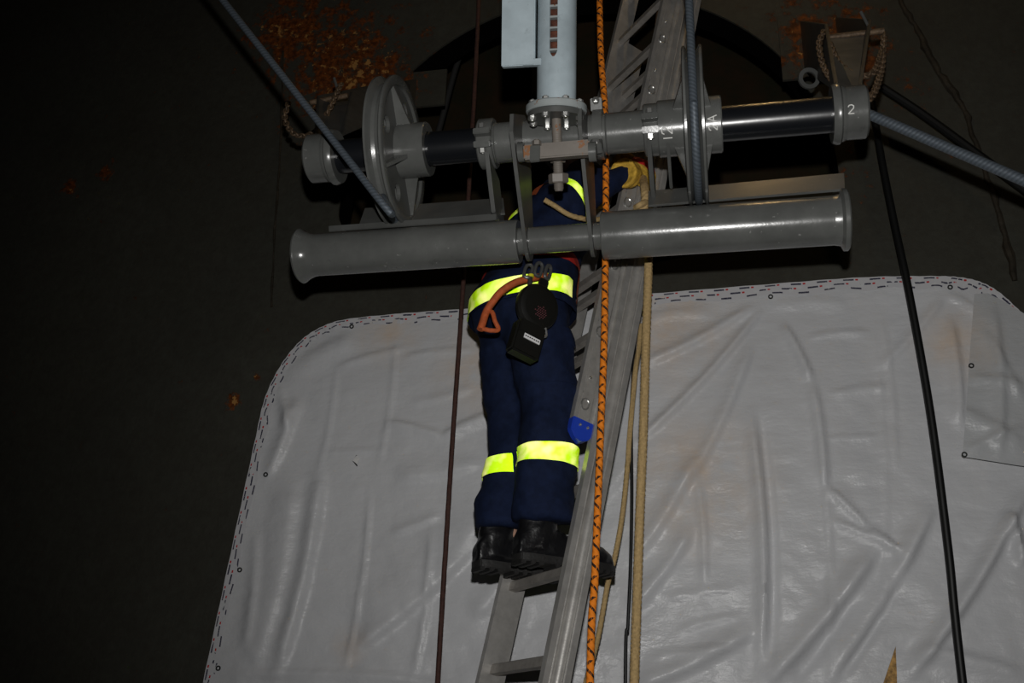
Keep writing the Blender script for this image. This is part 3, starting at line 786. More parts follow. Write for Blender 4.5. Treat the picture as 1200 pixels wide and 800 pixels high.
P = [at(1004, 128, 2.95), at(1040, 143, 2.93), at(1110, 173, 2.9), at(1215, 218, 2.84), at(1500, 340, 2.7)]
wr3 = build('wire_rope', MB().tube(catmull(P, 8), .0165, 12), WIREROPE); tag(wr3, 'steel wire rope leaving the right end of the axle toward the right edge', 'wire rope')
P = [at(1030, 100, 4.0), at(1090, 140, 4.0), at(1215, 232, 3.97), at(1500, 440, 3.97)]
shadow_tube = build('hose', MB().tube(catmull(P, 8), .019, 10), CABLEM); tag(shadow_tube, 'black tube standing in for a dark shadow line on the wall behind the wire rope at the right', 'hose')  # black tube modelled in place of a shadow line across the wall

# ------------------------------------------------------------------ wall brackets, pins, chains
def chain(pts, label, n_per=None, link=0.034, r=0.0042, group=None):
    C_ = catmull(pts, 30); D = [0]
    for a, b_ in zip(C_, C_[1:]): D.append(D[-1]+np.linalg.norm(b_-a))
    pitch = link-2.2*r; N = int(D[-1]/pitch)
    c = thing('chain', min(C_, key=lambda q: q[2])); tag(c, label, 'chain', group)
    loop = [V(0, 0, 0)+V(sx, sy, 0) for sx, sy in [((link/2-.009)*(1 if cos(a) > 0 else -1)+.009*cos(a), .009*sin(a)) for a in np.linspace(0, 2*pi, 14, endpoint=False)+.2]]
    mb = MB().tube(loop, r, 6, closed=True)
    me = bpy.data.meshes.new('link'); me.from_pydata([tuple(p) for p in mb.v], [], mb.f); me.materials.append(RUST)
    me.polygons.foreach_set('use_smooth', [True]*len(me.polygons))
    base = WORLD[c.name]
    for i in range(N):
        s = (i+.5)*D[-1]/N; j = int(np.searchsorted(D, s)); j = max(1, min(j, len(C_)-1))
        t = (s-D[j-1])/max(1e-9, D[j]-D[j-1]); p = C_[j-1]*(1-t)+C_[j]*t; tg = nrm(C_[j]-C_[j-1])
        a, u, v = frame(tg, V(0.2, -1, 0.1))
        if i % 2: u, v = v, -u
        o = bpy.data.objects.new('link', me); COL.objects.link(o); o.parent = c
        m4 = Matrix(((a[0], u[0], v[0], p[0]-base[0]), (a[1], u[1], v[1], p[1]-base[1]), (a[2], u[2], v[2], p[2]-base[2]), (0, 0, 0, 1)))
        o.matrix_basis = m4
    return c
def bracket(q, label, lx, pin, eye):
    """q: px of the face plate: lower-left, lower-right, upper-right, upper-left"""
    Yb, Yt = AY+.02, 3.30
    A = [at(*q[0], Yb), at(*q[1], Yb), at(*q[2], Yt), at(*q[3], Yt)]
    c = sum(A)/4
    b = thing('wall_bracket', V(c[0], WY, A[0][2])); tag(b, label, 'bracket')
    nn = nrm(np.cross(A[1]-A[0], A[3]-A[0])); nn = nn if nn[1] > 0 else -nn
    build('face_plate', MB().prism(A, nn*.012), GREYD, b, bev=.002)
    for i, (k0, k1) in enumerate(((0, 3), (1, 2))):
        sx = V(-.012 if i == 0 else .0, 0, 0)
        zt = at(q[k1][0], q[k1][1]-22, WY)[2]; zl_ = at(q[k0][0], q[k0][1]-30, WY)[2]
        poly = [A[k0]+sx, A[k1]+sx+V(0, 0, .06), V(A[k1][0]+sx[0], WY, zt), V(A[k1][0]+sx[0], WY, zl_)]
        build('cheek_plate', MB().prism(poly, V(.012, 0, 0)), BRKT, b, bev=.002)
    build('base_plate', MB().box(V(c[0], WY-.008, (zt+zl_)/2), np.eye(3), (abs(A[2][0]-A[3][0])+.12, .016, abs(zt-zl_)+.06)), WALLM, b, bev=.002)
    p0, p1 = at(*pin[0], 3.28), at(*pin[1], 3.28)
    pn = build('pin', MB().cyl(p0, p1, .011, 14), RUST, b)
    build('pin_handle', MB().cyl(p1+(p0-p1)*.22, p1+(p0-p1)*.22+V(-.03, -.01, .09), .006, 8), GREYD, pn)
    for k, e in enumerate(eye):
        build('lifting_eye', MB().lathe([(-.006, .026), (-.006, .042), (.006, .042), (.006, .026)], at(*e, 3.45), nrm(V(.25, -1, -.3)), 24, True), GREYD, b)
    return b
bR = bracket([(984, 108), (1004, 112), (1020, 38), (972, 43)], 'grey wall bracket at the right end of the axle with a rusty pin', 1, ((970, 44), (1036, 36)), ((948, 92),))
bL = bracket([(372, 168), (398, 160), (408, 122), (372, 126)], 'grey wall bracket at the left end of the axle behind the wire rope', -1, ((364, 120), (408, 112)), ((422, 140),))
chain([at(966, 36, 3.26), at(960, 52, 3.2), at(966, 80, 3.1), at(985, 106, 2.95), at(1005, 118, 2.85), at(1022, 112, 2.9), at(1033, 80, 3.1), at(1036, 40, 3.26)], 'longer rusty chain looped in front of the right bracket down to the hub')
chain([at(972, 50, 3.2), at(984, 74, 3.08), at(1004, 88, 3.0), at(1024, 84, 3.05), at(1034, 60, 3.2)], 'shorter rusty chain sagging across the right bracket face')
chain([at(338, 120, 3.3), at(334, 140, 3.25), at(345, 157, 3.2), at(362, 158, 3.15), at(374, 148, 3.12), at(386, 128, 3.15), at(394, 110, 3.22), at(400, 98, 3.3)], 'rusty chain looped round the left bracket and its pin')
chain([at(396, 154, 3.1), at(408, 148, 3.12), at(419, 140, 3.18), at(422, 126, 3.25), at(414, 118, 3.3)], 'short rusty chain hanging between the left bracket and the left sheave wheel')

# ------------------------------------------------------------------ extension ladder
ER = V(-.643, .766, 0)/np.linalg.norm([.643, .766]); CC = V(.766, .643, 0); CC /= np.linalg.norm(CC)
SL = .22; LP = at(667, 700, 3.25); LD = CC*SL+ZU; EL = nrm(LD); EN = nrm(CC-EL*(CC @ EL))
LW = .40
lad = thing('extension_ladder', LP+ER*LW/2-LD*LP[2]); tag(lad, 'aluminium extension ladder leaning up into the opening', 'ladder')
def rail(c, t0, t1, dep, fl, out, name, groove=False):
    """channel: web on the inside, flanges pointing outward (out = +-ER)"""
    h = dep/2; th = .004; ft = .007
    prof = [(-h, 0), (h, 0), (h, fl), (h-ft*2.2, fl), (h-ft*2.2, fl-.006), (h-ft, fl-.006), (h-ft, th), (h*.30, th), (h*.24, th+.004), (-h*.24, th+.004), (-h*.30, th), (-h+ft, th), (-h+ft, fl-.006), (-h+ft*2.2, fl-.006), (-h+ft*2.2, fl), (-h, fl)]
    if groove:      # base rails: a hollow half-round groove between two flat lips
        prof = [(-h, 0), (h, 0), (h, fl), (h*.56, fl), (h*.50, fl-.003), (h*.44, fl), (h*.38, fl)]
        prof += [(h*(-.02+.40*cos(a)), fl-.017*sin(a)) for a in np.linspace(.12, pi-.12, 9)]
        prof += [(-h*.46, fl), (-h*.52, fl-.003), (-h*.58, fl), (-h, fl)]
    poly = [c+LD*t0+EN*a+out*b for a, b in prof]
    return build(name, MB().prism(poly, LD*(t1-t0)), ALU, lad, angle=30)
zb = LP[2]
t_bot = -LP[2]+0.0; t_top = 2.62
rail(LP, t_bot, t_top, .094, .026, -ER, 'base_rail', True); rail(LP+ER*LW, t_bot, t_top, .094, .026, ER, 'base_rail', True)
# fly section: sits on the climber's side
FO = -EN*.086; t_f0 = None
for k in np.linspace(-.2, 1.5, 800):
    if px(LP+FO+LD*k)[1] < 505: t_f0 = k; break
FN = LP+FO+ER*.012; FF = LP+FO+ER*(LW-.012)
rail(FN, t_f0, 2.95, .078, .024, -ER, 'fly_rail'); rail(FF, t_f0, 2.95, .078, .024, ER, 'fly_rail')
def rung(c0, c1, name):
    a = nrm(c1-c0); h, w2 = .017, .015
    prof = [(-w2, -h), (w2*.6, -h), (w2, -h*.5), (w2, h*.8), (w2*.7, h), (-w2*.7, h), (-w2, h*.7)]
    return build(name, MB().prism([c0+EN*p[0]+EL*p[1] for p in prof], c1-c0), ALUR, lad, smooth=False)
# phase: one rung under the boots
tB = None
for k in np.linspace(-.2, .6, 800):
    if px(LP+LD*k)[1] < 667: tB = k; break
PIT = .28
k0 = int(math.floor((tB-t_bot-.12)/PIT))
t_first = tB-k0*PIT
r0 = rung(LP+LD*t_first, LP+ER*LW+LD*t_first, 'rung'); i = 1
while t_first+i*PIT < t_top-.05:
    copy(r0, LD*(i*PIT), lad); i += 1
tf = t_f0+.10
f0 = rung(FN+LD*tf, FF+LD*tf, 'fly_rung'); 
nf = 1
while tf+nf*PIT < 2.9:
    copy(f0, LD*(nf*PIT), lad); nf += 1
# rung ends pressed through the near fly rail, rivets, end caps
def dend(t):
    c = FN-ER*.0095+LD*t
    pts = [c+EN*(.017*cos(a)*(1 if cos(a) > 0 else .7))+EL*(.020*sin(a)) for a in np.linspace(0, 2*pi, 16, endpoint=False)]
    return MB().tube(pts, .0032, 6, closed=True)
e0 = build('rung_end', dend(tf), STEEL, lad)
for k in range(1, nf): copy(e0, LD*(k*PIT), lad)
rv = build('rivet', MB().ball(FN-ER*.009+LD*(tf+.10)+EN*.002, .005, n=8), STEEL, lad)
for k in range(0, nf): copy(rv, LD*(k*PIT+.006*(k % 2)), lad); copy(rv, LD*(k*PIT-.06)-EN*.02, lad)
for c in (FN, FF):
    s = -1 if c is FN else 1
    prof = [(.041, .035), (.041, -.012), (.030, -.030), (.005, -.042), (-.020, -.036), (-.041, -.012), (-.041, .035)]
    cap = build('end_cap', MB().prism([c+LD*t_f0+EN*a+EL*b_+ER*s*.031 for a, b_ in prof], -ER*s*.040), BLUE, lad, bev=.003)
    for dx in (-.012, .018):
        build('screw', MB().ball(c+LD*t_f0+EN*dx+EL*.012+ER*s*.032, .0055, n=8), STEEL, cap)
# feet on the floor and timber block at the head
for c in (LP, LP+ER*LW):
    fpnt = c+LD*t_bot
    build('foot', MB().box(fpnt+V(0, 0, .03), (EN, ER, ZU), (.10, .05, .06)), BLK, lad, bev=.004)
tb = at(792, 3, 3.66)
blk = build('timber_block', MB().box(tb+V(0.0, 0.05, .03), (nrm(V(1, .15, 0)), nrm(V(-.15, 1, 0)), ZU), (.16, .34, .075)), WOOD, bev=.004)
tag(blk, 'brown timber block wedged at the head of the ladder', 'timber block')

# ------------------------------------------------------------------ person climbing
OB = LP+LD*tB+ER*LW/2+EL*.017
RT = -ER
def B(a, b, z): return OB+CC*a+RT*b+ZU*z
person = thing('person', B(-.05, 0, 0)); tag(person, 'person in navy work clothes with yellow reflective bands climbing the ladder', 'person')
def ering(c, ra, rb, tilt=0.0, n=24, up=None):
    up = ZU if up is None else nrm(up)
    fa = nrm(CC-up*(CC @ up)); fb = np.cross(up, fa)
    return [c+fa*ra*cos(2*pi*k/n)+fb*rb*sin(2*pi*k/n) for k in range(n)]
def limb(mb, pts, rad, n=20):
    P = catmull(pts, 6); R = np.interp(np.linspace(0, 1, len(P)), np.linspace(0, 1, len(rad)), rad)
    mb.tube(P, list(R), n); mb.ball(P[0], R[0], n=12); mb.ball(P[-1], R[-1], n=12); return mb
# joint positions
HIPN, HIPF = B(-.10, .095, .90), B(-.10, -.095, .90)
KN, KF = B(-.040, .095, .49), B(-.065, -.085, .48)
AN, AF = B(-.035, .085, .09), B(-.085, -.10, .085)
SHN, SHF = B(.035, .185, 1.43), B(.035, -.185, 1.43)
G = None
for k in np.linspace(.8, 2.4, 1500):
    if px(FN+LD*k)[1] < 210: G = FN+LD*k; break
ELB = at(668, 243, SHN[1]-.05)
WRN = G-ER*.055-EN*.055-EL*.045
GF = FF+LD*1.75; ELF = B(.18, -.27, 1.22); WRF = GF+ER*.05-EN*.05-EL*.04
# -- continuous skin body under the clothes
bodymb = MB()
for H, K, A in ((HIPN, KN, AN), (HIPF, KF, AF)):
    limb(bodymb, [H, (H+K)/2+CC*.01, K, (K+A)/2-CC*.015, A], [.075, .07, .055, .045, .03])
bodymb.loft([ering(B(-.10, 0, .82), .07, .13), ering(B(-.10, 0, .95), .11, .155), ering(B(-.06, 0, 1.10), .10, .14), ering(B(-.01, 0, 1.28), .115, .155), ering(B(.02, 0, 1.40), .10, .17), ering(B(.035, 0, 1.47), .05, .07)])
limb(bodymb, [B(.035, 0, 1.42), B(.055, 0, 1.54)], [.055, .05])
HD = B(.075, 0, 1.615)
for S, E_, W in ((SHN, ELB, WRN), (SHF, ELF, WRF)): limb(bodymb, [S, E_, W], [.05, .042, .03])
HAX = (CC, RT, ZU)
bodymb.ball(HD+ZU*.035, (.094, .074, .095), HAX); bodymb.ball(HD+CC*.03-ZU*.035, (.062, .054, .075), HAX)
bodymb.ball(HD+CC*.098-ZU*.005, (.016, .012, .024), HAX, 10)
for s in (1, -1):
    bodymb.ball(HD+RT*s*.075-ZU*.002, (.018, .009, .03), HAX, 10)
    bodymb.ball(HD+CC*.075+RT*s*.03+ZU*.03, (.018, .022, .010), HAX, 10)
bodymb.ball(HD+CC*.082-ZU*.048, (.012, .024, .006), HAX, 10)
body = finish(remesh(bodymb, .009, 3), 'body', SKIN, person, angle=180)
for s in (1, -1):
    build('eye', MB().ball(HD+CC*.082+RT*s*.03+ZU*.012, .011, n=10), LABELM, person)
hm = MB().ball(HD+ZU*.048-CC*.012, (.100, .083, .092), HAX, 20)
build('hair', hm, HAIR, person)
def wrinkle(me, amp, seed, fdir=None, freq=18):
    n = len(me.vertices); co = np.empty(n*3); me.vertices.foreach_get('co', co); co = co.reshape(-1, 3)
    no = np.empty(n*3); me.vertex_normals.foreach_get('vector', no); no = no.reshape(-1, 3)
    rs = np.random.RandomState(seed); h = np.zeros(n)
    for _ in range(14):
        d = rs.normal(size=3)*np.array([1, 1, 1.7]); d /= np.linalg.norm(d); f = rs.uniform(.6, 2.2)*freq; ph = rs.uniform(0, 6.28)
        h += (1-np.abs(np.sin(co @ d*f+ph+.8*np.sin(co[:, 2]*freq*.7+ph))))*freq/f
    h = (h-h.mean())/h.std()
    co += no*(h*amp)[:, None]; me.vertices.foreach_set('co', co.ravel()); me.update(); return me
# -- trousers
tr = MB()
def legrings(H, K, A, side):
    r = []
    cuff = A+ZU*.062-CC*.008
    spec = [(H+ZU*.05, .118, .112), (H-ZU*.10, .118, .110), ((H+K)/2-CC*.004, .118, .108), (K+ZU*.05, .110, .102), (K-ZU*.06, .104, .098), ((K+A)/2+ZU*.02-CC*.012, .106, .096), (cuff+ZU*.10-CC*.006, .108, .096), (cuff-CC*.004, .108, .095)]
    return [ering(c+RT*0, a, b) for c, a, b in spec]
tr.loft(legrings(HIPN, KN, AN, 1)); tr.loft(legrings(HIPF, KF, AF, -1))
tr.loft([ering(B(-.105, 0, .80), .09, .12), ering(B(-.115, 0, .88), .160, .205), ering(B(-.115, 0, .96), .170, .215), ering(B(-.09, 0, 1.03), .150, .200), ering(B(-.07, 0, 1.08), .132, .185)])
tm = wrinkle(remesh(tr, .011, 5), .0052, 5, freq=15)
def slab(me, keep, mat_, name, parent, off=.004, rnd=1):
    """copy of the part of a mesh between planes, pushed outward: bands, cuffs"""
    bm = bmesh.new(); bm.from_mesh(me)
    for co_, no_ in keep:
        bmesh.ops.bisect_plane(bm, geom=bm.verts[:]+bm.edges[:]+bm.faces[:], dist=1e-5, plane_co=tuple(co_), plane_no=tuple(no_), clear_outer=True)
    bm.normal_update()
    for v in bm.verts: v.co += v.normal*off
    r = bmesh.new(); m2 = bpy.data.meshes.new(name); bm.to_mesh(m2); bm.free(); r.free()
    return finish(m2, name, mat_, parent, angle=180)
def clip(me, planes):
    bm = bmesh.new(); bm.from_mesh(me)
    for co_, no_ in planes:
        bmesh.ops.bisect_plane(bm, geom=bm.verts[:]+bm.edges[:]+bm.faces[:], dist=1e-5, plane_co=tuple(co_), plane_no=tuple(no_), clear_outer=True)
    m2 = bpy.data.meshes.new('c'); bm.to_mesh(m2); bm.free(); return m2
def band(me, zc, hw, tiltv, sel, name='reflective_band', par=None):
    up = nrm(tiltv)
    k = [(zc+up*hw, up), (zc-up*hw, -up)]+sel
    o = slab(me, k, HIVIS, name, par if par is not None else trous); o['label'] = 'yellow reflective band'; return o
trous = finish(tm.copy(), 'trousers', NAVY, person, angle=180)
mid = B(-.08, .003, .4)
zl = B(-.07, 0, .365)
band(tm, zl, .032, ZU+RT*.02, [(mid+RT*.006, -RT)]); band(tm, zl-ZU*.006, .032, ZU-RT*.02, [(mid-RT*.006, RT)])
pk = slab(tm, [(B(-.16, 0, 0), -CC), (B(-.005, 0, 0), CC), (B(0, 0, .79), ZU), (B(0, 0, .60), -ZU), (B(0, .15, 0), -RT)], NAVY, 'cargo_pocket', trous, .007)
slab(tm, [(B(-.165, 0, 0), -CC), (B(0, 0, 0), CC), (B(0, 0, .80), ZU), (B(0, 0, .745), -ZU), (B(0, .15, 0), -RT)], NAVY, 'pocket_flap', trous, .011)
# -- jacket
jk = MB()
jk.loft([ering(B(-.115, 0, .875), .176, .222), ering(B(-.11, 0, .98), .178, .222), ering(B(-.075, 0, 1.08), .155, .205), ering(B(-.03, 0, 1.20), .155, .205), ering(B(.005, 0, 1.32), .158, .212), ering(B(.025, 0, 1.41), .130, .200), ering(B(.04, 0, 1.475), .075, .09), ering(B(.048, 0, 1.51), .062, .065)])
for S, E_, W in ((SHN, ELB, WRN), (SHF, ELF, WRF)): limb(jk, [S, S+(E_-S)*.5, E_, E_+(W-E_)*.5, W], [.080, .072, .062, .050, .040])
jm = clip(wrinkle(remesh(jk, .011, 5), .0050, 11, freq=16), [(B(0, 0, .890), -ZU)])
jacket = finish(jm.copy(), 'jacket', NAVY, person, angle=180)
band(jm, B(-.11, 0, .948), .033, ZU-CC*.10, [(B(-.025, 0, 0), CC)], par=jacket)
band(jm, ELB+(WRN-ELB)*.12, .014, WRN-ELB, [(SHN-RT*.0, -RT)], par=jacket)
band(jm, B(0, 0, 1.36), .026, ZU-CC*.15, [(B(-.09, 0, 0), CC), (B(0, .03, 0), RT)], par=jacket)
# -- boots
def boot(A, name):
    c0 = A-ZU*(A-OB)[2]; 
    mb = MB(); n = 20
    secs = [(-.120, .030, .07), (-.10, .036, .115), (-.06, .040, .12), (-.01, .041, .118), (.04, .043, .105), (.09, .047, .088), (.15, .049, .078), (.20, .045, .072), (.235, .032, .058), (.245, .016, .04)]
    rings = []
    for (t, hw, ht) in secs:
        cc = c0+CC*t+ZU*(ht/2+.018); rings.append([cc+RT*hw*cos(2*pi*k/n)*(1.0)+ZU*(ht/2)*np.sign(sin(2*pi*k/n))*abs(sin(2*pi*k/n))**.7 for k in range(n)])
    mb.loft(rings)
    mb.loft([ering(c0+ZU*.05-CC*.055, .062, .044), ering(c0+ZU*.12-CC*.045, .066, .048), ering(c0+ZU*.19-CC*.04, .062, .05), ering(c0+ZU*.23-CC*.035, .060, .05)])
    up = remesh(mb, .006, 4)
    b = finish(wrinkle(up, .0016, 3, freq=40), name, BOOT, person, angle=180)
    # lugged sole
    outl = []
    for t, hw in ((-.122, .020), (-.115, .034), (-.08, .043), (-.02, .041), (.03, .042), (.09, .052), (.16, .054), (.215, .046), (.250, .022)): outl.append((t, hw))
    poly = [(t, h) for t, h in outl]+[(t, -h) for t, h in reversed(outl)]
    so = MB().prism([c0+CC*t+RT*h+ZU*.008 for t, h in poly], ZU*.026)
    so2 = build('boot_sole', so, SOLE, b, bev=.003)
    for k in range(12):
        t = -.108+k*.031
        if -.03 < t < .015: continue
        hw = np.interp(t, [q[0] for q in outl], [q[1] for q in outl])
        lg = MB().box(c0+CC*t+ZU*.006, (CC, RT, ZU), (.018, hw*2-.002, .014))
        build('sole_lug', lg, SOLE, so2, bev=.002)
    for k in range(4):
        t = -.005+k*.026; ht = np.interp(t, [s_[0] for s_ in secs], [s_[2] for s_ in secs])
        build('boot_lace', MB().tube(catmull([c0+CC*t+RT*sd+ZU*(ht+.019-abs(sd)*.35) for sd in (-.03, -.015, 0, .015, .03)], 4), .003, 6), BLK, b)
    return b
boot(AN+ZU*.0, 'boot'); boot(AF+ZU*.0, 'boot')
# -- gloves gripping the fly rails
def glove(Gp, sgn, W):
    """sgn +1: near hand, palm on the outer side of the near rail"""
    o = -ER*sgn
    mb = MB(); pal = Gp+o*.042-EN*.006
    mb.ball(pal, (.048, .022, .046), (EN, o, EL), 14)
    for k in range(4):
        l = EL*(.030-.021*k); s = (1, 1.06, 1.0, .85)[k]
        limb(mb, [pal+l+EN*.03, pal+l+EN*.058*s-o*.012, Gp+l+EN*.066-o*.002, Gp+l+EN*.060*s-o*.030, Gp+l+EN*.035-o*.036], [.0125, .0120, .0115, .011, .010], 10)
    limb(mb, [pal-EN*.02+EL*.02, pal-EN*.048+EL*.036, Gp-EN*.056+EL*.045-o*.005, Gp-EN*.048+EL*.05-o*.03], [.015, .014, .013, .011], 10)
    limb(mb, [pal-EN*.02-EL*.015, (pal+W)/2-EL*.01, W], [.033, .036, .044], 14)
    mb.v = [Gp+(q-Gp)*1.28 if np.linalg.norm(q-Gp) < .12 else q for q in mb.v]
    me = remesh(mb, .005, 3)
    g_ = finish(wrinkle(me, .0012, 9, freq=60), 'glove', YELG, person, angle=180)
    kb = MB(); 
    kb.ball(pal+o*.022+EL*.026+EN*.008, (.060, .020, .030), (EN, o, EL), 12)
    build('glove_back', kb, REDG, g_)
    cf = MB().tube([W+(pal-W)*.0, W+(pal-W)*.35], [.050, .048], 16); build('glove_cuff', cf, REDG, g_)
    return g_
glove(G, 1, WRN); glove(GF, -1, WRF)
# -- harness belt and straps
def surf_strap(pts, wid, m, name, th=.004):
    P = catmull(pts, 8); vs = []; N = len(P)
    mb = MB(); rings = []
    for i, p in enumerate(P):
        t = nrm(P[min(i+1, N-1)]-P[max(i-1, 0)]); out = nrm(p-B(-.10, 0, (p-OB)[2])); sd = nrm(np.cross(t, out)); out = np.cross(sd, t)
        rings.append([p+sd*wid/2, p+sd*wid/2+out*th, p-sd*wid/2+out*th, p-sd*wid/2])
    mb.loft(rings)
    return build(name, mb, m, person, smooth=False)
be = [B(-.085+.172*cos(a), .222*sin(a), 1.085) for a in np.linspace(0, 2*pi, 28, endpoint=False)]
bt = slab(jm, [(B(0, 0, 1.105), ZU), (B(0, 0, 1.06), -ZU)], RED, 'harness_belt', person, .006)
slab(jm, [(B(-.0, 0, 0), CC), (B(-.12, 0, 0), -CC), (B(0, 0, 1.44), ZU), (B(0, 0, 1.09), -ZU), (B(0, .10, 0), RT), (B(0, .055, 0), -RT)], ORNG, 'harness_strap', person, .006)
slab(jm, [(B(-.13, 0, 0)+ZU*0, CC), (B(0, 0, 1.40), ZU), (B(0, 0, 1.10), -ZU), (B(0, -.05, 0), RT), (B(0, -.10, 0), -RT)], RED, 'harness_strap', person, .006)
slab(jm, [(B(.06, 0, 0), CC), (B(.025, 0, 0), -CC), (B(0, 0, 1.10), ZU), (B(0, 0, .96), -ZU)], ORNG, 'harness_strap', person, .006)

# ------------------------------------------------------------------ gear hanging on the belt
def near(x, y, b): # point on the vertical plane RT-offset b from the body centre line
    d = FW*FPX+RC*(x-600)+UC*(400-y); p0 = B(-.1, b, 1.0); return CAM+d*(((p0-CAM) @ RT)/(d @ RT))
GX = nrm(V(*RC)*1.0-RT*(RC @ RT)*0.6); 
gu = nrm(ZU*.97+CC*.24); gs = nrm(np.cross(gu, RT)); gs = gs if gs @ CC > 0 else -gs; gn = nrm(np.cross(gs, gu)); gn = gn if gn @ RT > 0 else -gn
sm = near(629, 359, .262)
rad_ = thing('belt_radio', near(612, 425, .25)); tag(rad_, 'black radio pouch with white label and round speaker hanging from the belt', 'radio')
sp = build('speaker', MB().lathe([(0, .058), (.008, .078), (.026, .080), (.036, .074), (.040, .060), (.041, .03), (.0405, .001)], sm-gn*.02, nrm(gn+gu*-.12+gs*.1), 36), BLK, rad_)
GR = mat('speaker_grille_red', (0.10, 0.018, 0.025), 0.6)
gd = MB()
sn = nrm(gn+gu*-.12+gs*.1); su = nrm(gu-sn*(gu @ sn)); sx_ = np.cross(su, sn)
for i in range(-3, 4):
    for j in range(-3, 4):
        if i*i+j*j < 10: gd.ball(sm-gn*.02+sn*.0415+sx_*(.0075*i+.004*(j % 2)+.008)+su*(.0072*j-.02), .0024, n=6)
build('grille', gd, GR, sp)
bx = near(616, 400, .262)
pb = build('pouch', MB().box(bx, (gs, gu, gn), (.105, .118, .05)), BLK, rad_, bev=.007)
build('pouch_flap', MB().box(bx+gu*.036+gn*.027, (gs, gu, gn), (.092, .046, .008)), BLK, pb, bev=.003)
lb = build('white_label', MB().box(bx+gu*.004+gn*.0265+gs*.008, (gs, gu, gn), (.060, .0165, .003)), LABELM, pb, smooth=False)
for k in range(7): build('label_print', MB().box(bx+gu*.004+gn*.0282+gs*(.008+(-.024+.008*k)), (gs, gu, gn), (.0055, .0045, .0006)), HOSE, lb, smooth=False)
build('belt_clip', MB().box(sm+gu*.085+gn*.0, (gs, gu, gn), (.034, .05, .018)), BLK, rad_, bev=.004)
build('wire_loop', MB().tube(catmull([sm-gn*.0+gs*.05-gu*.06, sm+gs*.060-gu*.085, sm+gs*.048-gu*.095], 6), .005, 8), STEEL, rad_)
# carabiners and grey coil at the belt
for i, (x, y, b_) in enumerate(((619, 318, .27), (631, 316, .275), (642, 319, .27))):
    c = near(x, y, b_); tl = [(-.012, -.03), (.012, -.03), (.017, 0), (.014, .028), (0, .038), (-.014, .028), (-.017, 0)]
    gg = nrm(gs+gn*(.4-.4*i)); P = catmull([c+gg*u*.7+gu*v*.72 for u, v in tl], 5, True)
    o = build('carabiner', MB().tube(P, .0062, 8, closed=True), HOOK)
    tag(o, ('leftmost', 'middle', 'rightmost')[i]+' small steel carabiner of the three clipped on the belt above the radio', 'carabiner', 'carabiners on the belt')
cable = build('speaker_cable', MB().tube(catmull([near(622, 318, .27), near(621, 332, .272), near(623, 340, .274), near(630, 344, .276), near(636, 340, .272)], 8), .0085, 10), HOSE, rad_)
YT = mat('yellow_tie', (.6, .55, .02), .5)
build('cable_tie', MB().tube([near(622, 325, .272), near(622, 322, .272)], .011, 12), YT, rad_)
# orange hose strap over the hip
P = [near(640, 323, .24), near(622, 326, .255), near(604, 331, .25), near(588, 341, .235), near(577, 354, .22), near(570, 365, .21), near(566, 377, .21), near(563, 386, .21)]
o = build('lanyard', MB().tube(catmull(P, 8), .0125, 12), ORNG); tag(o, 'orange lanyard hose curving over the hip below the belt', 'lanyard')
P = [near(571, 364, .205), near(577, 366, .225), near(580, 376, .235), near(584, 386, .24), near(575, 387, .235), near(566, 385, .22)]
o = build('lanyard', MB().tube(catmull(P, 8), .0075, 10), ORNG); tag(o, 'thin orange lanyard loop hanging behind the hip', 'lanyard')
# tan tag line over the back of the jacket
P = [near(638, 234, .25), near(650, 241, .26), near(668, 252, .265), near(690, 257, .26), near(706, 256, .25), near(716, 250, .24)]
o = build('rope', MB().tube(catmull(P, 14), .0085, 12, lobes=3, twist=260, amp=.28), TAN); tag(o, 'short tan rope slung across the back of the navy jacket', 'rope')

# ------------------------------------------------------------------ hanging ropes and cables
def rope(pts, r, m, label, cat='rope', name='rope', lobes=0, twist=0, amp=0.0, n=12, sub=16, top=0, low=True):
    Q = [at(*p) for p in pts]
    if top: d = nrm(Q[0]-Q[1]); Q.insert(0, Q[0]+d*max(0.1, (top-Q[0][2])/max(d[2], .3)))
    if low: d = nrm(Q[-1]-Q[-2]); Q.append(V(Q[-1][0]+d[0]*.3, Q[-1][1], .02))
    P = catmull(Q, sub)
    o = build(name, MB().tube(P, r, n, lobes=lobes, twist=twist, amp=amp), m); return tag(o, label, cat)
rope([(702, -20, 3.02), (704, 60, 3.02), (709, 130, 3.02), (710, 200, 3.02), (709.5, 300, 3.02), (708, 400, 3.02), (704, 500, 3.02), (701, 580, 3.02), (697, 680, 3.03), (691, 830, 3.04)], .0112, ORROPE, 'orange rope with black flecks hanging in front of the ladder', sub=10, top=6.5)
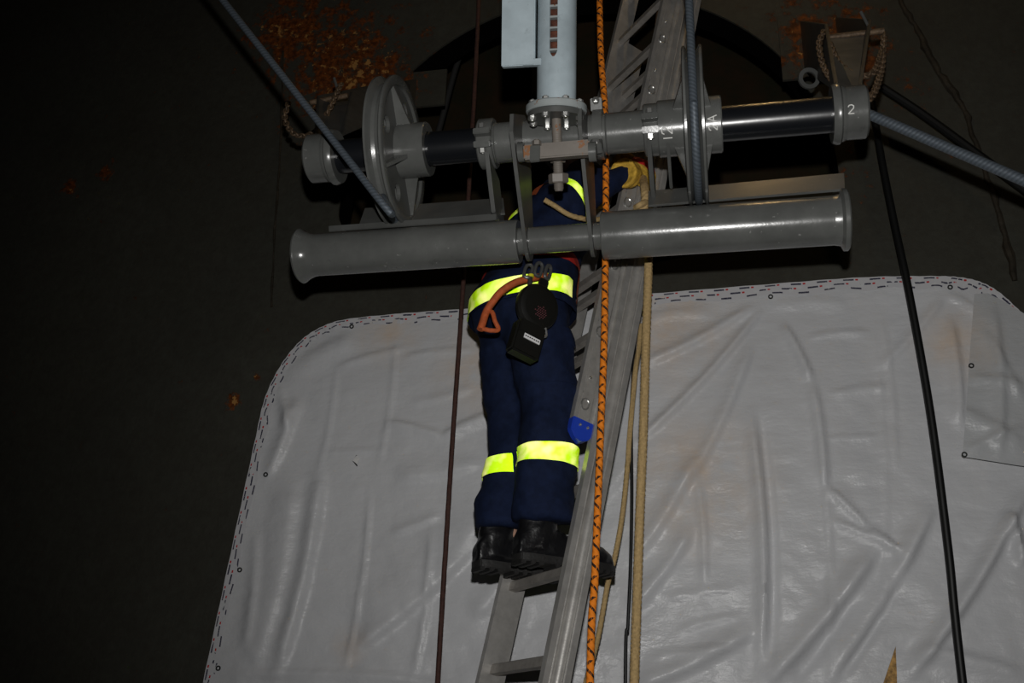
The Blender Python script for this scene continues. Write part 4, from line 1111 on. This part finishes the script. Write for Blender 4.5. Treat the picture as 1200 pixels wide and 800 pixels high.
P = [G-ER*.075-EL*.035+EN*.01, at(756, 224, 3.22), at(757, 245, 3.22), at(760, 300, 3.24), at(757, 400, 3.26), at(754.5, 490, 3.27), at(750, 600, 3.28), at(746, 720, 3.3), at(743, 830, 3.3), V(at(743, 830, 3.3)[0]-.02, 3.3, 1.0), V(at(743, 830, 3.3)[0]-.03, 3.3, .02)]
o = build('rope', MB().tube(catmull(P, 40), .0138, 15, lobes=3, twist=150, amp=.3), TAN); tag(o, 'thick tan laid rope hanging from the gloved hand in front of the tarpaulin', 'rope')
kb = MB().tube(catmull([at(745, 243, 3.20), at(750, 240, 3.18), at(757, 237, 3.2), at(755, 243, 3.21), at(747, 245, 3.21)], 8), .011, 10); build('knot', kb, TAN, o)
rope([(752, 380, 3.62), (742, 460, 3.60), (735, 550, 3.60), (729, 605, 3.60), (721, 650, 3.60), (712, 685, 3.62), (700, 750, 3.64), (682, 815, 3.66), (662, 880, 3.66), (645, 960, 3.66)], .0088, TAN, 'thin tan rope running down behind the ladder', lobes=3, twist=210, amp=.3, sub=30)
rope([(744, 400, 3.7), (740, 480, 3.7), (740.5, 580, 3.7), (739, 660, 3.7), (736, 730, 3.7), (733, 820, 3.7)], .006, CABLEM, 'thin black cord hanging between the two tan ropes', 'cord', 'cord')
rope([(562, -20, 3.75), (557, 90, 3.75), (549, 230, 3.75), (541, 360, 3.75), (530, 520, 3.75), (520, 680, 3.75), (511, 830, 3.75)], .0092, WORN, 'dark red-brown rope hanging at the left of the climber', lobes=3, twist=150, amp=.2, top=6.5)
rope([(1022, 120, 3.85), (1034, 190, 3.84), (1048, 260, 3.83), (1066, 345, 3.82), (1090, 480, 3.84), (1111, 640, 3.86), (1132, 830, 3.88)], .0145, CABLEM, 'black cable hanging over the right part of the tarpaulin', 'cable', 'cable')
rope([(580, -120, 4.5), (545, 40, 4.5), (531, 90, 4.5), (515, 150, 4.5), (500, 200, 4.5)], .016, HOSE, 'dark grey hose hanging inside the opening beside the left sheave wheel', 'hose', 'hose', low=False)
